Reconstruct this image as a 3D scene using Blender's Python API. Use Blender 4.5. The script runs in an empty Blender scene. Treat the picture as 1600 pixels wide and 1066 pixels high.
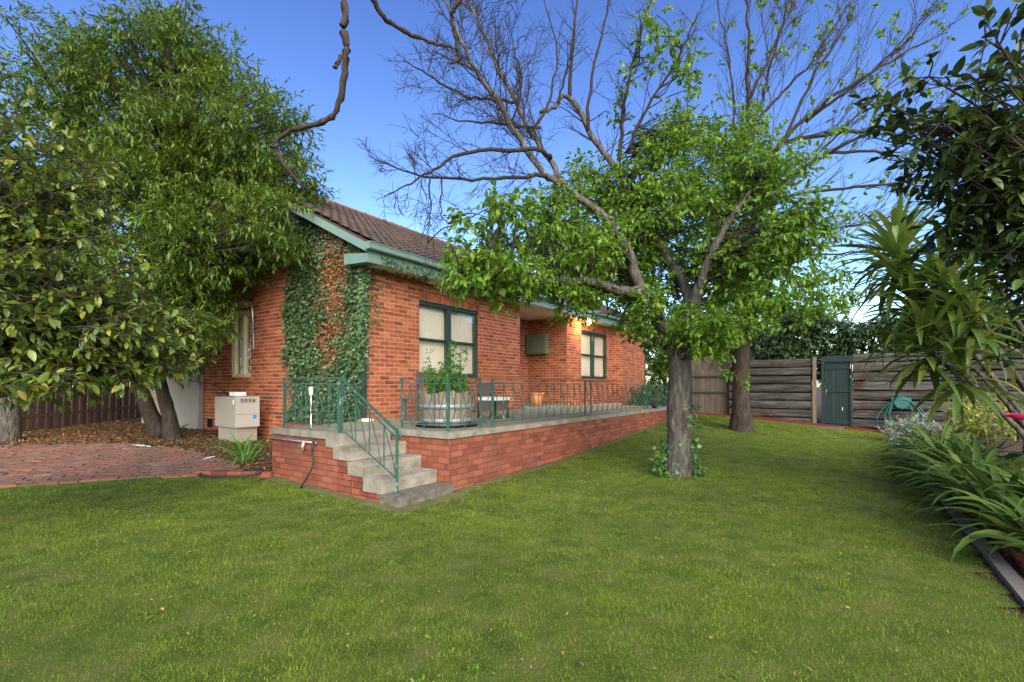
import bpy, math, random
import numpy as np
from mathutils import Matrix, Vector, noise as mnoise

random.seed(7)
RNG = np.random.default_rng(7)
scene = bpy.context.scene

# ------------------------------------------------------------------ camera
EH = 1.48
cam_d = bpy.data.cameras.new('camera')
cam = bpy.data.objects.new('camera', cam_d)
scene.collection.objects.link(cam)
cam.location = (0, 0, EH)
cam.rotation_euler = (math.radians(90), 0, 0)
cam_d.sensor_width = 36.0
cam_d.lens = 36.0 * 755.0 / 1600.0
cam_d.shift_y = (603.0 - 533.0) / 1600.0
cam_d.clip_start = 0.05
cam_d.clip_end = 2000
scene.camera = cam

# ------------------------------------------------------------------ sky, sun, exposure
SUN_EL, SUN_AZ = 36.0, 168.0            # azimuth clockwise from +Y (behind the camera)
world = bpy.data.worlds.new('World')
scene.world = world
world.use_nodes = True
wn = world.node_tree
wn.nodes.clear()
sky = wn.nodes.new('ShaderNodeTexSky')
sky.sky_type = 'NISHITA'
sky.sun_disc = False
sky.sun_elevation = math.radians(SUN_EL)
sky.sun_rotation = math.radians(SUN_AZ)
sky.altitude = 0
sky.air_density = 1.0
sky.dust_density = 1.0
sky.ozone_density = 2.0
bg = wn.nodes.new('ShaderNodeBackground')
bg.inputs['Strength'].default_value = 0.06
wo = wn.nodes.new('ShaderNodeOutputWorld')
hsv = wn.nodes.new('ShaderNodeHueSaturation')
hsv.inputs['Saturation'].default_value = 1.0
hsv.inputs['Hue'].default_value = 0.511
gam = wn.nodes.new('ShaderNodeGamma')
gam.inputs[1].default_value = 1.55
wn.links.new(sky.outputs[0], hsv.inputs['Color'])
wn.links.new(hsv.outputs[0], gam.inputs[0])
sep = wn.nodes.new('ShaderNodeSeparateColor')
cmb = wn.nodes.new('ShaderNodeCombineColor')
wn.links.new(gam.outputs[0], sep.inputs[0])
for _i, (_g, _k) in enumerate(((1.08, .92), (1.04, .98), (.98, 1.04))):
    _p = wn.nodes.new('ShaderNodeMath')
    _p.operation = 'POWER'
    _p.inputs[1].default_value = _g
    _m = wn.nodes.new('ShaderNodeMath')
    _m.operation = 'MULTIPLY'
    _m.inputs[1].default_value = _k
    wn.links.new(sep.outputs[_i], _p.inputs[0])
    wn.links.new(_p.outputs[0], _m.inputs[0])
    wn.links.new(_m.outputs[0], cmb.inputs[_i])
wn.links.new(cmb.outputs[0], bg.inputs[0])
wn.links.new(bg.outputs[0], wo.inputs[0])

sun_d = bpy.data.lights.new('sun', 'SUN')
sun_d.energy = 2.3
sun_d.angle = math.radians(70)
sun_d.color = (1.0, 0.95, 0.86)
sun = bpy.data.objects.new('sun', sun_d)
scene.collection.objects.link(sun)
_az, _el = math.radians(SUN_AZ), math.radians(SUN_EL)
sdir = Vector((math.sin(_az) * math.cos(_el), math.cos(_az) * math.cos(_el), math.sin(_el)))
sun.rotation_euler = sdir.to_track_quat('Z', 'Y').to_euler()
sun.location = sdir * 60

vs = scene.view_settings
vs.view_transform = 'Standard'
vs.look = 'None'
vs.exposure = 1.4
vs.gamma = 1.0
vs.use_curve_mapping = False

# ------------------------------------------------------------------ frames of reference
F, CX, HY = 755.0, 800.0, 603.0
TH = math.atan(525 / 755.0)
U = np.array([math.sin(TH), math.cos(TH), 0.0])     # along the long house front
V = np.array([math.cos(TH), -math.sin(TH), 0.0])    # out from the house front
P3 = np.array([(701 - CX) / F * 6.78, 6.78, 0.0])   # terrace corner
RH = np.array([U, V, [0, 0, 1]]).T                  # columns; note: left-handed pair, handled in boxes


def hp(u, v, z=0.0):
    return P3 + u * U + v * V + np.array([0, 0, z])


def uv(p):
    q = np.asarray(p, float) - P3
    return q[..., 0] * U[0] + q[..., 1] * U[1], q[..., 0] * V[0] + q[..., 1] * V[1]


def at(x, y, Z):
    """a point seen at photo pixel x, y standing Z metres away"""
    return np.array([(x - CX) / F * Z, Z, EH - (y - HY) / F * Z])


# ------------------------------------------------------------------ terrain height (thin plate spline)
_cp = [(0, 0, -.02), (-.97, 0, -.03), (-.97, -2.72, .06), (2.8, 0, .02), (5, 0, .12), (7.6, 0, .28), (10.2, 0, .42), (13.4, 0, .43),
       (13.3, 4.2, .15), (13.2, 5.9, .02), (9.4, 2.2, .25), (2.9, 2.35, .04), (-.8, 5.5, 0), (7.4, 5.8, .02), (3, 5.6, 0),
       (-3.6, -5.3, .02), (-.49, -7.9, .28), (.14, -6.2, .24), (.88, -10, .3), (-2.1, -14.5, .12), (1.6, -16.3, .34),
       (-5, 0, -.02), (-6, 6, -.02), (5, 10, .03), (-9, -8, 0), (12, 10, .03), (16, -3, .42), (16, 4, .2), (-6, -14, .05)]
_cp = np.array(_cp)


def _tps(r2):
    return 0.5 * r2 * np.log(r2 + 1e-9)


_n = len(_cp)
_K = _tps(((_cp[:, None, :2] - _cp[None, :, :2]) ** 2).sum(-1)) + np.eye(_n) * .02
_Pm = np.hstack([np.ones((_n, 1)), _cp[:, :2]])
_A = np.zeros((_n + 3, _n + 3))
_A[:_n, :_n] = _K
_A[:_n, _n:] = _Pm
_A[_n:, :_n] = _Pm.T
_w = np.linalg.solve(_A, np.concatenate([_cp[:, 2], np.zeros(3)]))


def gz(x, y):
    x = np.asarray(x, float)
    y = np.asarray(y, float)
    p = np.stack([x, y, 0 * x], -1)
    a, b = uv(p)
    a = np.clip(a, -9, 17)
    b = np.clip(b, -17, 12)
    q = np.stack([a, b], -1)
    r2 = ((q[..., None, :] - _cp[:, :2]) ** 2).sum(-1)
    z = _tps(r2) @ _w[:_n] + _w[_n] + _w[_n + 1] * a + _w[_n + 2] * b
    return np.clip(z, -.08, .5)


def ghp(u, v, dz=0.0):
    p = hp(u, v)
    p[2] = float(gz(p[0], p[1])) + dz
    return p


# ------------------------------------------------------------------ mesh helpers
class MB:
    """collects quads"""

    def __init__(s):
        s.V, s.F, s.R, s.n = [], [], [], 0

    def add(s, v, f, r=None):
        v = np.asarray(v, float)
        s.V.append(v)
        s.F.append(np.asarray(f, int) + s.n)
        s.R.append(np.full(len(v), random.random() if r is None else r))
        s.n += len(v)
        return s

    def box8(s, c, r=None):
        return s.add(c, [[0, 3, 2, 1], [4, 5, 6, 7], [0, 1, 5, 4], [1, 2, 6, 5], [2, 3, 7, 6], [3, 0, 4, 7]], r)

    def hbox(s, u0, u1, v0, v1, z0, z1, r=None):
        """box in house axes"""
        c = [hp(u0, v0, z0), hp(u0, v1, z0), hp(u1, v1, z0), hp(u1, v0, z0), hp(u0, v0, z1), hp(u0, v1, z1), hp(u1, v1, z1), hp(u1, v0, z1)]
        return s.box8(np.array(c), r)

    def mbox(s, M, sx, sy, sz, r=None):
        c = np.array([[-1, -1, -1], [1, -1, -1], [1, 1, -1], [-1, 1, -1], [-1, -1, 1], [1, -1, 1], [1, 1, 1], [-1, 1, 1]], float) * [sx / 2, sy / 2, sz / 2]
        m = np.array(M)
        return s.box8(c @ m[:3, :3].T + m[:3, 3], r)

    def bar(s, a, b, w, t=None, r=None, up=(0, 0, 1)):
        a = np.asarray(a, float)
        b = np.asarray(b, float)
        t = t or w
        d = b - a
        L = np.linalg.norm(d)
        d = d / L
        up = np.asarray(up, float)
        if abs(d @ up) > .95:
            up = np.array([U[0], U[1], 0])
        x = np.cross(d, up)
        x /= np.linalg.norm(x)
        y = np.cross(x, d)
        m = np.eye(4)
        m[:3, 0], m[:3, 1], m[:3, 2], m[:3, 3] = x, d, y, (a + b) / 2
        return s.mbox(m, w, L, t, r)

    def tube(s, pts, rad, n=6, r=None, cap=True):
        P = np.asarray(pts, float)
        k = len(P)
        R = np.broadcast_to(np.asarray(rad, float), (k,)) if np.ndim(rad) else np.full(k, rad)
        T = np.gradient(P, axis=0)
        T /= np.linalg.norm(T, axis=1)[:, None] + 1e-12
        ref = np.array([0, 0, 1.0]) if abs(T[:, 2]).mean() < .85 else np.array([1.0, 0, 0])
        A = np.cross(T, ref)
        A /= np.linalg.norm(A, axis=1)[:, None] + 1e-12
        B = np.cross(T, A)
        if cap:
            P = np.vstack([P[:1], P, P[-1:]])
            A = np.vstack([A[:1], A, A[-1:]])
            B = np.vstack([B[:1], B, B[-1:]])
            R = np.concatenate([[R[0] * .05], R, [R[-1] * .05]])
            k += 2
        ang = np.arange(n) / n * 2 * math.pi
        ring = P[:, None] + R[:, None, None] * (np.cos(ang)[None, :, None] * A[:, None] + np.sin(ang)[None, :, None] * B[:, None])
        i = np.arange(k - 1)[:, None] * n
        j = np.arange(n)[None]
        j2 = (j + 1) % n
        f = np.stack([i + j, i + n + j, i + n + j2, i + j2], -1).reshape(-1, 4)
        return s.add(ring.reshape(-1, 3), f, r)

    def lathe(s, c, prof, n=24, r=None, tilt=None):
        prof = np.array(prof, float)
        ang = np.arange(n) / n * 2 * math.pi
        v = np.stack([prof[:, 0, None] * np.cos(ang), prof[:, 0, None] * np.sin(ang), np.repeat(prof[:, 1, None], n, 1)], -1).reshape(-1, 3)
        if tilt is not None:
            v = v @ np.array(tilt.to_3x3()).T
        k = len(prof)
        i = np.arange(k - 1)[:, None] * n
        j = np.arange(n)[None]
        j2 = (j + 1) % n
        f = np.stack([i + j, i + j2, i + n + j2, i + n + j], -1).reshape(-1, 4)
        return s.add(v + np.asarray(c, float), f, r)

    def arrays(s):
        return np.vstack(s.V), np.vstack(s.F), np.concatenate(s.R)


def np_mesh(name, v, f, rnd=None, smooth=False, mat=None):
    me = bpy.data.meshes.new(name)
    v = np.ascontiguousarray(v, np.float32)
    f = np.ascontiguousarray(f, np.int32)
    me.vertices.add(len(v))
    me.vertices.foreach_set('co', v.ravel())
    m, k = f.shape
    me.loops.add(m * k)
    me.loops.foreach_set('vertex_index', f.ravel())
    me.polygons.add(m)
    me.polygons.foreach_set('loop_start', np.arange(0, m * k, k, dtype=np.int32))
    me.polygons.foreach_set('loop_total', np.full(m, k, np.int32))
    me.polygons.foreach_set('use_smooth', np.full(m, bool(smooth)))
    if rnd is not None:
        at_ = me.attributes.new('rnd', 'FLOAT', 'POINT')
        at_.data.foreach_set('value', np.ascontiguousarray(rnd, np.float32))
    if mat:
        me.materials.append(mat)
    me.update()
    me.validate()
    return me


OFF = {}
COL = scene.collection


def thing(name, loc, label, cat, group=None):
    o = bpy.data.objects.new(name, None)
    o.empty_display_size = .2
    o.location = [float(c) for c in loc]
    COL.objects.link(o)
    o['label'] = label
    o['category'] = cat
    if group:
        o['group'] = group
    OFF[o.name] = np.array(o.location)
    return o


def add(name, mb, mat, parent=None, smooth=False, label=None, cat=None, kind=None, group=None):
    """one mesh object; built in world coordinates"""
    v, f, r = mb.arrays() if isinstance(mb, MB) else mb
    if parent is not None:
        off = OFF[parent.name]
    else:
        off = np.zeros(3)
    if parent is None and cat:
        off = np.array([v[:, 0].mean(), v[:, 1].mean(), v[:, 2].min()])
    me = np_mesh(name, v - off, f, r, smooth, mat)
    o = bpy.data.objects.new(name, me)
    COL.objects.link(o)
    if parent is not None:
        o.parent = parent
        OFF[o.name] = off
    else:
        o.location = [float(c) for c in off]
        OFF[o.name] = off
    for k_, v_ in (('label', label), ('category', cat), ('kind', kind), ('group', group)):
        if v_:
            o[k_] = v_
    return o


def place(name, me, M, parent):
    o = bpy.data.objects.new(name, me)
    COL.objects.link(o)
    o.parent = parent
    off = OFF[parent.name]
    m = Matrix(M.tolist() if isinstance(M, np.ndarray) else M)
    m.translation = m.translation - Vector(off.tolist())
    o.matrix_basis = m
    OFF[o.name] = off
    return o


def cr(pts, n):
    """Catmull-Rom resample"""
    P = np.asarray(pts, float)
    P = np.vstack([2 * P[0] - P[1], P, 2 * P[-1] - P[-2]])
    k = len(P) - 3
    t = np.linspace(0, k - 1e-6, n)
    i = t.astype(int)
    f = (t - i)[:, None]
    a, b, c, d = P[i], P[i + 1], P[i + 2], P[i + 3]
    return .5 * (2 * b + (c - a) * f + (2 * a - 5 * b + 4 * c - d) * f ** 2 + (3 * b - a - 3 * c + d) * f ** 3)


def unit(v):
    v = np.asarray(v, float)
    return v / (np.linalg.norm(v, axis=-1, keepdims=True) + 1e-12)


# ------------------------------------------------------------------ materials
def lin(c):
    return tuple(((x / 255) / 12.92 if x / 255 <= .04045 else ((x / 255 + .055) / 1.055) ** 2.4) for x in c)


def mat(name, cols, rough=.8, nscale=6.0, nmix=.35, bump=0.0, bscale=60.0, spec=.3, transl=0.0, stretch=None, dark=None, metallic=0.0, patch=None, useR=True, dist=.01, useObj=True):
    """procedural material: colour ramp driven by a per-piece random value plus noise; optional bump, translucency and stained patches"""
    m = bpy.data.materials.new(name)
    m.use_nodes = True
    t = m.node_tree
    N, L = t.nodes, t.links
    N.clear()
    out = N.new('ShaderNodeOutputMaterial')
    bs = N.new('ShaderNodeBsdfPrincipled')
    geo = N.new('ShaderNodeNewGeometry')
    src = geo.outputs['Position']
    if stretch:
        mp = N.new('ShaderNodeMapping')
        mp.vector_type = 'TEXTURE'      # turn first, then scale
        mp.inputs['Rotation'].default_value = (0, 0, stretch[3] if len(stretch) > 3 else 0)
        mp.inputs['Scale'].default_value = [1 / q for q in stretch[:3]]
        L.new(src, mp.inputs['Vector'])
        src = mp.outputs[0]
    nz = N.new('ShaderNodeTexNoise')
    nz.inputs['Scale'].default_value = nscale
    nz.inputs['Detail'].default_value = 6
    nz.inputs['Roughness'].default_value = .65
    L.new(src, nz.inputs['Vector'])
    oi = N.new('ShaderNodeObjectInfo')
    ra = N.new('ShaderNodeAttribute')
    ra.attribute_name = 'rnd'
    ad = N.new('ShaderNodeMath')
    if useObj:
        L.new(oi.outputs['Random'], ad.inputs[0])
    else:
        ad.inputs[0].default_value = 0.0
    L.new(ra.outputs['Fac'], ad.inputs[1])
    fr = N.new('ShaderNodeMath')
    fr.operation = 'FRACT'
    L.new(ad.outputs[0], fr.inputs[0])
    st = N.new('ShaderNodeMapRange')
    st.inputs['From Min'].default_value = .3
    st.inputs['From Max'].default_value = .7
    L.new(nz.outputs['Fac'], st.inputs['Value'])
    mx = N.new('ShaderNodeMix')
    mx.inputs['Factor'].default_value = nmix if useR else 1.0
    L.new(fr.outputs[0], mx.inputs['A'])
    L.new(st.outputs[0], mx.inputs['B'])
    rp = N.new('ShaderNodeValToRGB')
    e = rp.color_ramp.elements
    k = len(cols)
    while len(e) < k:
        e.new(.5)
    for i, c in enumerate(cols):
        e[i].position = i / max(k - 1, 1)
        e[i].color = (*c, 1)
    L.new(mx.outputs['Result'], rp.inputs[0])
    col = rp.outputs[0]
    if patch:                       # (colour, scale, threshold, softness)
        n2 = N.new('ShaderNodeTexNoise')
        n2.inputs['Scale'].default_value = patch[1]
        n2.inputs['Detail'].default_value = 5
        L.new(geo.outputs['Position'], n2.inputs['Vector'])
        m2 = N.new('ShaderNodeMapRange')
        m2.inputs['From Min'].default_value = patch[2]
        m2.inputs['From Max'].default_value = patch[2] + patch[3]
        L.new(n2.outputs['Fac'], m2.inputs['Value'])
        mc = N.new('ShaderNodeMix')
        mc.data_type = 'RGBA'
        L.new(m2.outputs[0], mc.inputs['Factor'])
        L.new(col, mc.inputs['A'])
        mc.inputs['B'].default_value = (*patch[0], 1)
        col = mc.outputs['Result']
    L.new(col, bs.inputs['Base Color'])
    bs.inputs['Roughness'].default_value = rough
    bs.inputs['Metallic'].default_value = metallic
    bs.inputs['Specular IOR Level'].default_value = spec
    if bump:
        nb = N.new('ShaderNodeTexNoise')
        nb.inputs['Scale'].default_value = bscale
        nb.inputs['Detail'].default_value = 5
        L.new(src, nb.inputs['Vector'])
        bp = N.new('ShaderNodeBump')
        bp.inputs['Strength'].default_value = bump
        bp.inputs['Distance'].default_value = dist
        L.new(nb.outputs['Fac'], bp.inputs['Height'])
        L.new(bp.outputs[0], bs.inputs['Normal'])
    if transl:
        tr = N.new('ShaderNodeBsdfTranslucent')
        hs = N.new('ShaderNodeHueSaturation')
        hs.inputs['Value'].default_value = 1.5
        hs.inputs['Hue'].default_value = .485
        L.new(col, hs.inputs['Color'])
        L.new(hs.outputs[0], tr.inputs['Color'])
        ms = N.new('ShaderNodeMixShader')
        ms.inputs[0].default_value = transl
        L.new(bs.outputs[0], ms.inputs[1])
        L.new(tr.outputs[0], ms.inputs[2])
        L.new(ms.outputs[0], out.inputs[0])
    else:
        L.new(bs.outputs[0], out.inputs[0])
    return m


M = {}
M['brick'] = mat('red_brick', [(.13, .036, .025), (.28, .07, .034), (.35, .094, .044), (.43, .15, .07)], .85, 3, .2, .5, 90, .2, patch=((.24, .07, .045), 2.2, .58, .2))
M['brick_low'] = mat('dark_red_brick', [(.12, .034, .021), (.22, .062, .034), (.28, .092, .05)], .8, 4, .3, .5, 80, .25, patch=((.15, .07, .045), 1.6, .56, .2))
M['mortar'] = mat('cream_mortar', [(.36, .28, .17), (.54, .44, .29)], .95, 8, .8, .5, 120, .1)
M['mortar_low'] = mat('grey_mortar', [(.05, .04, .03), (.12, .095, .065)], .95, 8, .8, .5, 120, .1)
M['concrete'] = mat('weathered_concrete', [(.12, .105, .08), (.22, .20, .155), (.30, .275, .22)], .9, 5, .85, .6, 70, .2, patch=((.17, .16, .09), 1.8, .55, .15))
M['concrete_dark'] = mat('stained_concrete', [(.06, .052, .038), (.12, .105, .08), (.19, .165, .13)], .9, 9, .85, .7, 60, .2)
M['floor'] = mat('terrace_floor', [(.17, .165, .10), (.27, .25, .18)], .9, 3, .85, .4, 80, .2, patch=((.20, .21, .09), .9, .5, .2))
M['moss'] = mat('mossy_strip', [(.07, .08, .025), (.13, .125, .055)], .95, 7, .8, .6, 60, .1)
M['rail'] = mat('green_rail_paint', [(.02, .062, .043), (.04, .10, .074)], .5, 14, .5, .3, 90, .5, patch=((.22, .30, .27), 9, .62, .08))
M['teal'] = mat('teal_paint', [(.11, .185, .155), (.165, .25, .215)], .5, 6, .6, .15, 50, .4, patch=((.12, .19, .15), 4, .6, .2))
M['frame'] = mat('dark_green_paint', [(.012, .035, .025), (.022, .05, .038)], .4, 6, .5, .1, 50, .5)
M['cream'] = mat('cream_soffit', [(.60, .53, .38), (.70, .63, .47)], .8, 3, .7, .1, 40, .2)
M['blind'] = mat('cream_blind', [(.78, .72, .56), (.84, .78, .62)], .8, 2, .6, 0, 50, .2)
M['tile'] = mat('roof_tile_clay', [(.04, .032, .025), (.062, .046, .035), (.085, .056, .042), (.13, .062, .042)], .85, 5, .35, .6, 60, .2, patch=((.05, .047, .04), 1.5, .5, .2))
M['ridge'] = mat('ridge_tile_clay', [(.15, .07, .05), (.26, .10, .065)], .85, 5, .4, .5, 60, .2)
M['board'] = mat('pale_weatherboard', [(.27, .29, .25), (.38, .40, .36)], .75, 4, .5, .2, 40, .3)
M['bark'] = mat('grey_brown_bark', [(.035, .031, .025), (.085, .075, .062), (.165, .15, .128)], .95, 16, .9, 1.0, 30, .1, stretch=(1, 1, .25), dist=.05)
M['bark_dark'] = mat('dark_bark', [(.022, .017, .013), (.045, .035, .027), (.075, .06, .048)], .95, 10, .9, .8, 26, .1, stretch=(1, 1, .3), dist=.03)
M['twig'] = mat('bare_twig_bark', [(.022, .018, .014), (.046, .038, .03)], .9, 20, .8, .5, 60, .1)
M['leaf_a'] = mat('fresh_green_leaf', [(.045, .10, .008), (.075, .16, .012), (.12, .225, .018), (.19, .30, .03)], .5, 1.1, .3, 0, 50, .35, transl=.35)
M['leaf_b'] = mat('evergreen_leaf', [(.024, .055, .011), (.055, .105, .015), (.105, .17, .018), (.17, .24, .024)], .5, .9, .35, 0, 50, .35, transl=.28)
M['leaf_cam'] = mat('glossy_camellia_leaf', [(.035, .07, .014), (.05, .095, .016), (.075, .125, .02), (.10, .155, .022), (.13, .18, .026), (.18, .22, .03), (.28, .19, .02)], .28, 2, .12, 0, 50, .5, transl=.2)
M['leaf_cam_dark'] = mat('dark_camellia_leaf', [(.016, .034, .012), (.026, .05, .014), (.05, .09, .018), (.10, .17, .022)], .38, 2, .12, 0, 50, .45, transl=.15)
M['leaf_hedge'] = mat('dark_hedge_leaf', [(.018, .04, .014), (.04, .075, .025), (.075, .11, .045)], .55, 2, .25, 0, 50, .3, transl=.2)
M['leaf_cord'] = mat('strap_leaf_olive', [(.04, .08, .014), (.06, .115, .018), (.085, .145, .022), (.12, .175, .028), (.23, .20, .03)], .42, 3, .2, 0, 50, .4, transl=.25)
M['leaf_clivia'] = mat('strap_leaf_green', [(.03, .065, .012), (.06, .11, .018), (.12, .17, .03)], .5, 3, .25, 0, 50, .2, transl=.25)
M['leaf_lily'] = mat('bright_lily_leaf', [(.06, .17, .02), (.11, .26, .035)], .45, 3, .25, 0, 50, .4, transl=.3)
M['leaf_ivy'] = mat('ivy_leaf', [(.022, .06, .018), (.045, .105, .03), (.09, .16, .06), (.16, .22, .11)], .5, 2, .2, 0, 50, .35, transl=.15)
M['leaf_dead'] = mat('dead_ivy_leaf', [(.16, .075, .035), (.27, .13, .06), (.36, .20, .10)], .8, 2, .2, 0, 50, .2, transl=.15)
M['leaf_silver'] = mat('silver_leaf', [(.24, .27, .20), (.40, .43, .35)], .7, 3, .2, 0, 50, .2, transl=.2)
M['leaf_yellow'] = mat('yellow_green_leaf', [(.10, .17, .025), (.22, .27, .05), (.34, .30, .07)], .55, 3, .2, 0, 50, .3, transl=.3)
M['litter'] = mat('dry_leaf_litter', [(.04, .022, .012), (.09, .05, .022), (.16, .085, .035), (.25, .14, .06), (.36, .20, .03)], .85, 3, .1, 0, 50, .2)
M['grass'] = mat('lawn_grass_blade', [(.075, .12, .012), (.13, .20, .018), (.185, .26, .026), (.25, .32, .04), (.36, .31, .12)], .9, 1.3, .22, 0, 50, .04, useObj=False, transl=.3, patch=((.19, .21, .04), .8, .60, .2))
M['turf'] = mat('lawn_turf', [(.035, .055, .010), (.06, .085, .013), (.10, .095, .032)], .95, 3, .9, .8, 60, .1, useR=False)
M['soil'] = mat('mulch_soil', [(.035, .024, .016), (.075, .052, .034), (.11, .08, .05)], .95, 7, .9, .9, 45, .1, useR=False)
M['paver'] = mat('red_paver', [(.10, .075, .055), (.15, .075, .05), (.21, .085, .055), (.18, .145, .11)], .85, 5, .35, .6, 70, .25, patch=((.11, .10, .065), 1.1, .52, .2))
M['paling'] = mat('brown_paling', [(.040, .026, .018), (.075, .046, .03), (.115, .072, .048)], .9, 9, .5, .7, 40, .15, stretch=(3, 3, .25))
M['paling_grey'] = mat('grey_paling', [(.075, .06, .045), (.125, .10, .075), (.17, .14, .11)], .9, 9, .5, .6, 40, .15, stretch=(3, 3, .25))
_ang = math.atan2(V[1], V[0])
M['sleeper'] = mat('weathered_sleeper', [(.014, .012, .010), (.042, .037, .032), (.08, .073, .065), (.15, .14, .126)], .95, 3.2, .8, 1.0, 9, .1, stretch=(.45, 2.5, 6, _ang), patch=((.055, .028, .015), 1.6, .57, .12), dist=.04)
M['gate'] = mat('dark_teal_gate', [(.004, .015, .015), (.007, .021, .021), (.013, .030, .029)], .7, 6, .5, .3, 40, .3, stretch=(2, 2, .4))
M['redtimber'] = mat('red_kerb', [(.10, .02, .015), (.15, .032, .024)], .85, 5, .6, .4, 50, .2)
M['heater'] = mat('grey_beige_metal', [(.36, .33, .28), (.41, .38, .33)], .55, 3, .6, .05, 30, .35)
M['heater_side'] = mat('beige_metal', [(.27, .235, .18), (.31, .27, .21)], .6, 3, .6, .05, 30, .3)
M['panel'] = mat('cream_panel', [(.29, .265, .22), (.34, .31, .265)], .75, 2, .7, .1, 30, .25)
M['black'] = mat('black_rubber', [(.012, .012, .014), (.022, .022, .025)], .55, 5, .5, 0, 30, .4)
M['hose'] = mat('teal_hose', [(.008, .07, .06), (.015, .11, .095)], .45, 5, .5, 0, 30, .5)
M['metal'] = mat('galvanised_metal', [(.35, .36, .36), (.5, .5, .5)], .4, 8, .6, .1, 50, .5, metallic=.7)
M['white'] = mat('white_paint', [(.68, .68, .64), (.78, .78, .74)], .6, 5, .6, 0, 30, .4)
M['blue'] = mat('blue_sticker', [(.02, .22, .62), (.03, .27, .70)], .5, 5, .5, 0, 30, .4)
M['stave'] = mat('weathered_stave', [(.12, .095, .07), (.22, .175, .135), (.32, .265, .21)], .9, 8, .55, .7, 40, .15, stretch=(3, 3, .35))
M['hoop'] = mat('steel_hoop', [(.20, .24, .26), (.33, .37, .39)], .5, 8, .6, .2, 40, .4, metallic=.4)
M['bench'] = mat('grey_brown_timber', [(.085, .07, .06), (.13, .11, .095)], .8, 6, .5, .3, 40, .2)
M['terracotta'] = mat('terracotta', [(.55, .21, .08), (.66, .28, .12)], .85, 5, .6, .2, 50, .2)
M['meter'] = mat('olive_metal', [(.12, .155, .095), (.15, .185, .115)], .55, 4, .6, .05, 30, .35)
M['pink'] = mat('pink_petal', [(.50, .03, .09), (.65, .06, .15)], .55, 5, .4, 0, 30, .3, transl=.25)
M['timber'] = mat('grey_timber_edging', [(.09, .075, .065), (.17, .145, .125)], .9, 7, .6, .5, 40, .15)
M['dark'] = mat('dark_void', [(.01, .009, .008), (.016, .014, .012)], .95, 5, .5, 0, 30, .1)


def glass():
    m = bpy.data.materials.new('window_glass')
    m.use_nodes = True
    t = m.node_tree
    t.nodes.clear()
    o = t.nodes.new('ShaderNodeOutputMaterial')
    a = t.nodes.new('ShaderNodeBsdfTransparent')
    b = t.nodes.new('ShaderNodeBsdfGlossy')
    b.inputs['Roughness'].default_value = .02
    lw = t.nodes.new('ShaderNodeLayerWeight')
    lw.inputs[0].default_value = .5
    pw = t.nodes.new('ShaderNodeMath')
    pw.operation = 'POWER'
    pw.inputs[1].default_value = 4
    t.links.new(lw.outputs['Facing'], pw.inputs[0])
    f = t.nodes.new('ShaderNodeMath')
    f.operation = 'MULTIPLY_ADD'
    f.inputs[1].default_value = .9
    f.inputs[2].default_value = .10
    t.links.new(pw.outputs[0], f.inputs[0])
    x = t.nodes.new('ShaderNodeMixShader')
    t.links.new(f.outputs[0], x.inputs[0])
    t.links.new(a.outputs[0], x.inputs[1])
    t.links.new(b.outputs[0], x.inputs[2])
    t.links.new(x.outputs[0], o.inputs[0])
    return m


M['glass'] = glass()


def emis(name, c, s):
    m = bpy.data.materials.new(name)
    m.use_nodes = True
    b = m.node_tree.nodes['Principled BSDF']
    b.inputs['Emission Color'].default_value = (*c, 1)
    b.inputs['Emission Strength'].default_value = s
    return m


M['bulb'] = emis('lit_bulb', (1, .72, .35), 40)

# ------------------------------------------------------------------ the ground
T = .824        # terrace floor level
V0 = -2.93      # house front plane
UC = .88        # house gable plane


def lawn_edge_y(x):
    """world y of the lawn's far edge on the left (paving, mulch)"""
    return np.interp(x, [-30, -14, -10, -7.3, -5.8, -4.4, -3.7], [3.0, 4.9, 6.1, 6.9, 7.32, 7.62, 7.5])


def on_lawn(x, y):
    a, b = uv(np.stack([x, y, 0 * x], -1))
    ok = (b < 5.52) & (a < 13.25)
    terr = ((a > -.02) & (b < .14)) | ((a > -1.14) & (a <= 0.1) & (b < .3))
    ok &= ~terr
    ok &= ~((x < -3.4) & (y > lawn_edge_y(x) + .04 * np.sin(x * 5)))
    ok &= ~((a < -.9) & (b < -2.6) & (x > -3.8))
    return ok


def sheet(name, xs, ys, mt, dz=0.0, mask=None):
    X, Y = np.meshgrid(xs, ys)
    Z = gz(X, Y) + dz
    v = np.stack([X, Y, Z], -1).reshape(-1, 3)
    nx, ny = len(xs), len(ys)
    i = np.arange(ny - 1)[:, None] * nx + np.arange(nx - 1)[None]
    f = np.stack([i, i + 1, i + nx + 1, i + nx], -1).reshape(-1, 4)
    if mask is not None:
        c = v[f].mean(1)
        f = f[mask(c[:, 0], c[:, 1])]
    return add(name, (v, f, np.zeros(len(v))), mt, None, True, kind='structure')


gx = np.concatenate([[-400, -150, -60, -35, -26], np.arange(-20, 22, .4), [26, 35, 60, 150, 400]])
gy = np.concatenate([[-400, -150, -60, -25, -10], np.arange(-5, 28, .4), [32, 40, 60, 150, 400]])
sheet('ground', gx, gy, M['soil'])
sheet('lawn', np.arange(-15, 13, .2), np.arange(-4, 20, .2), M['turf'], .012, on_lawn)

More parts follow.
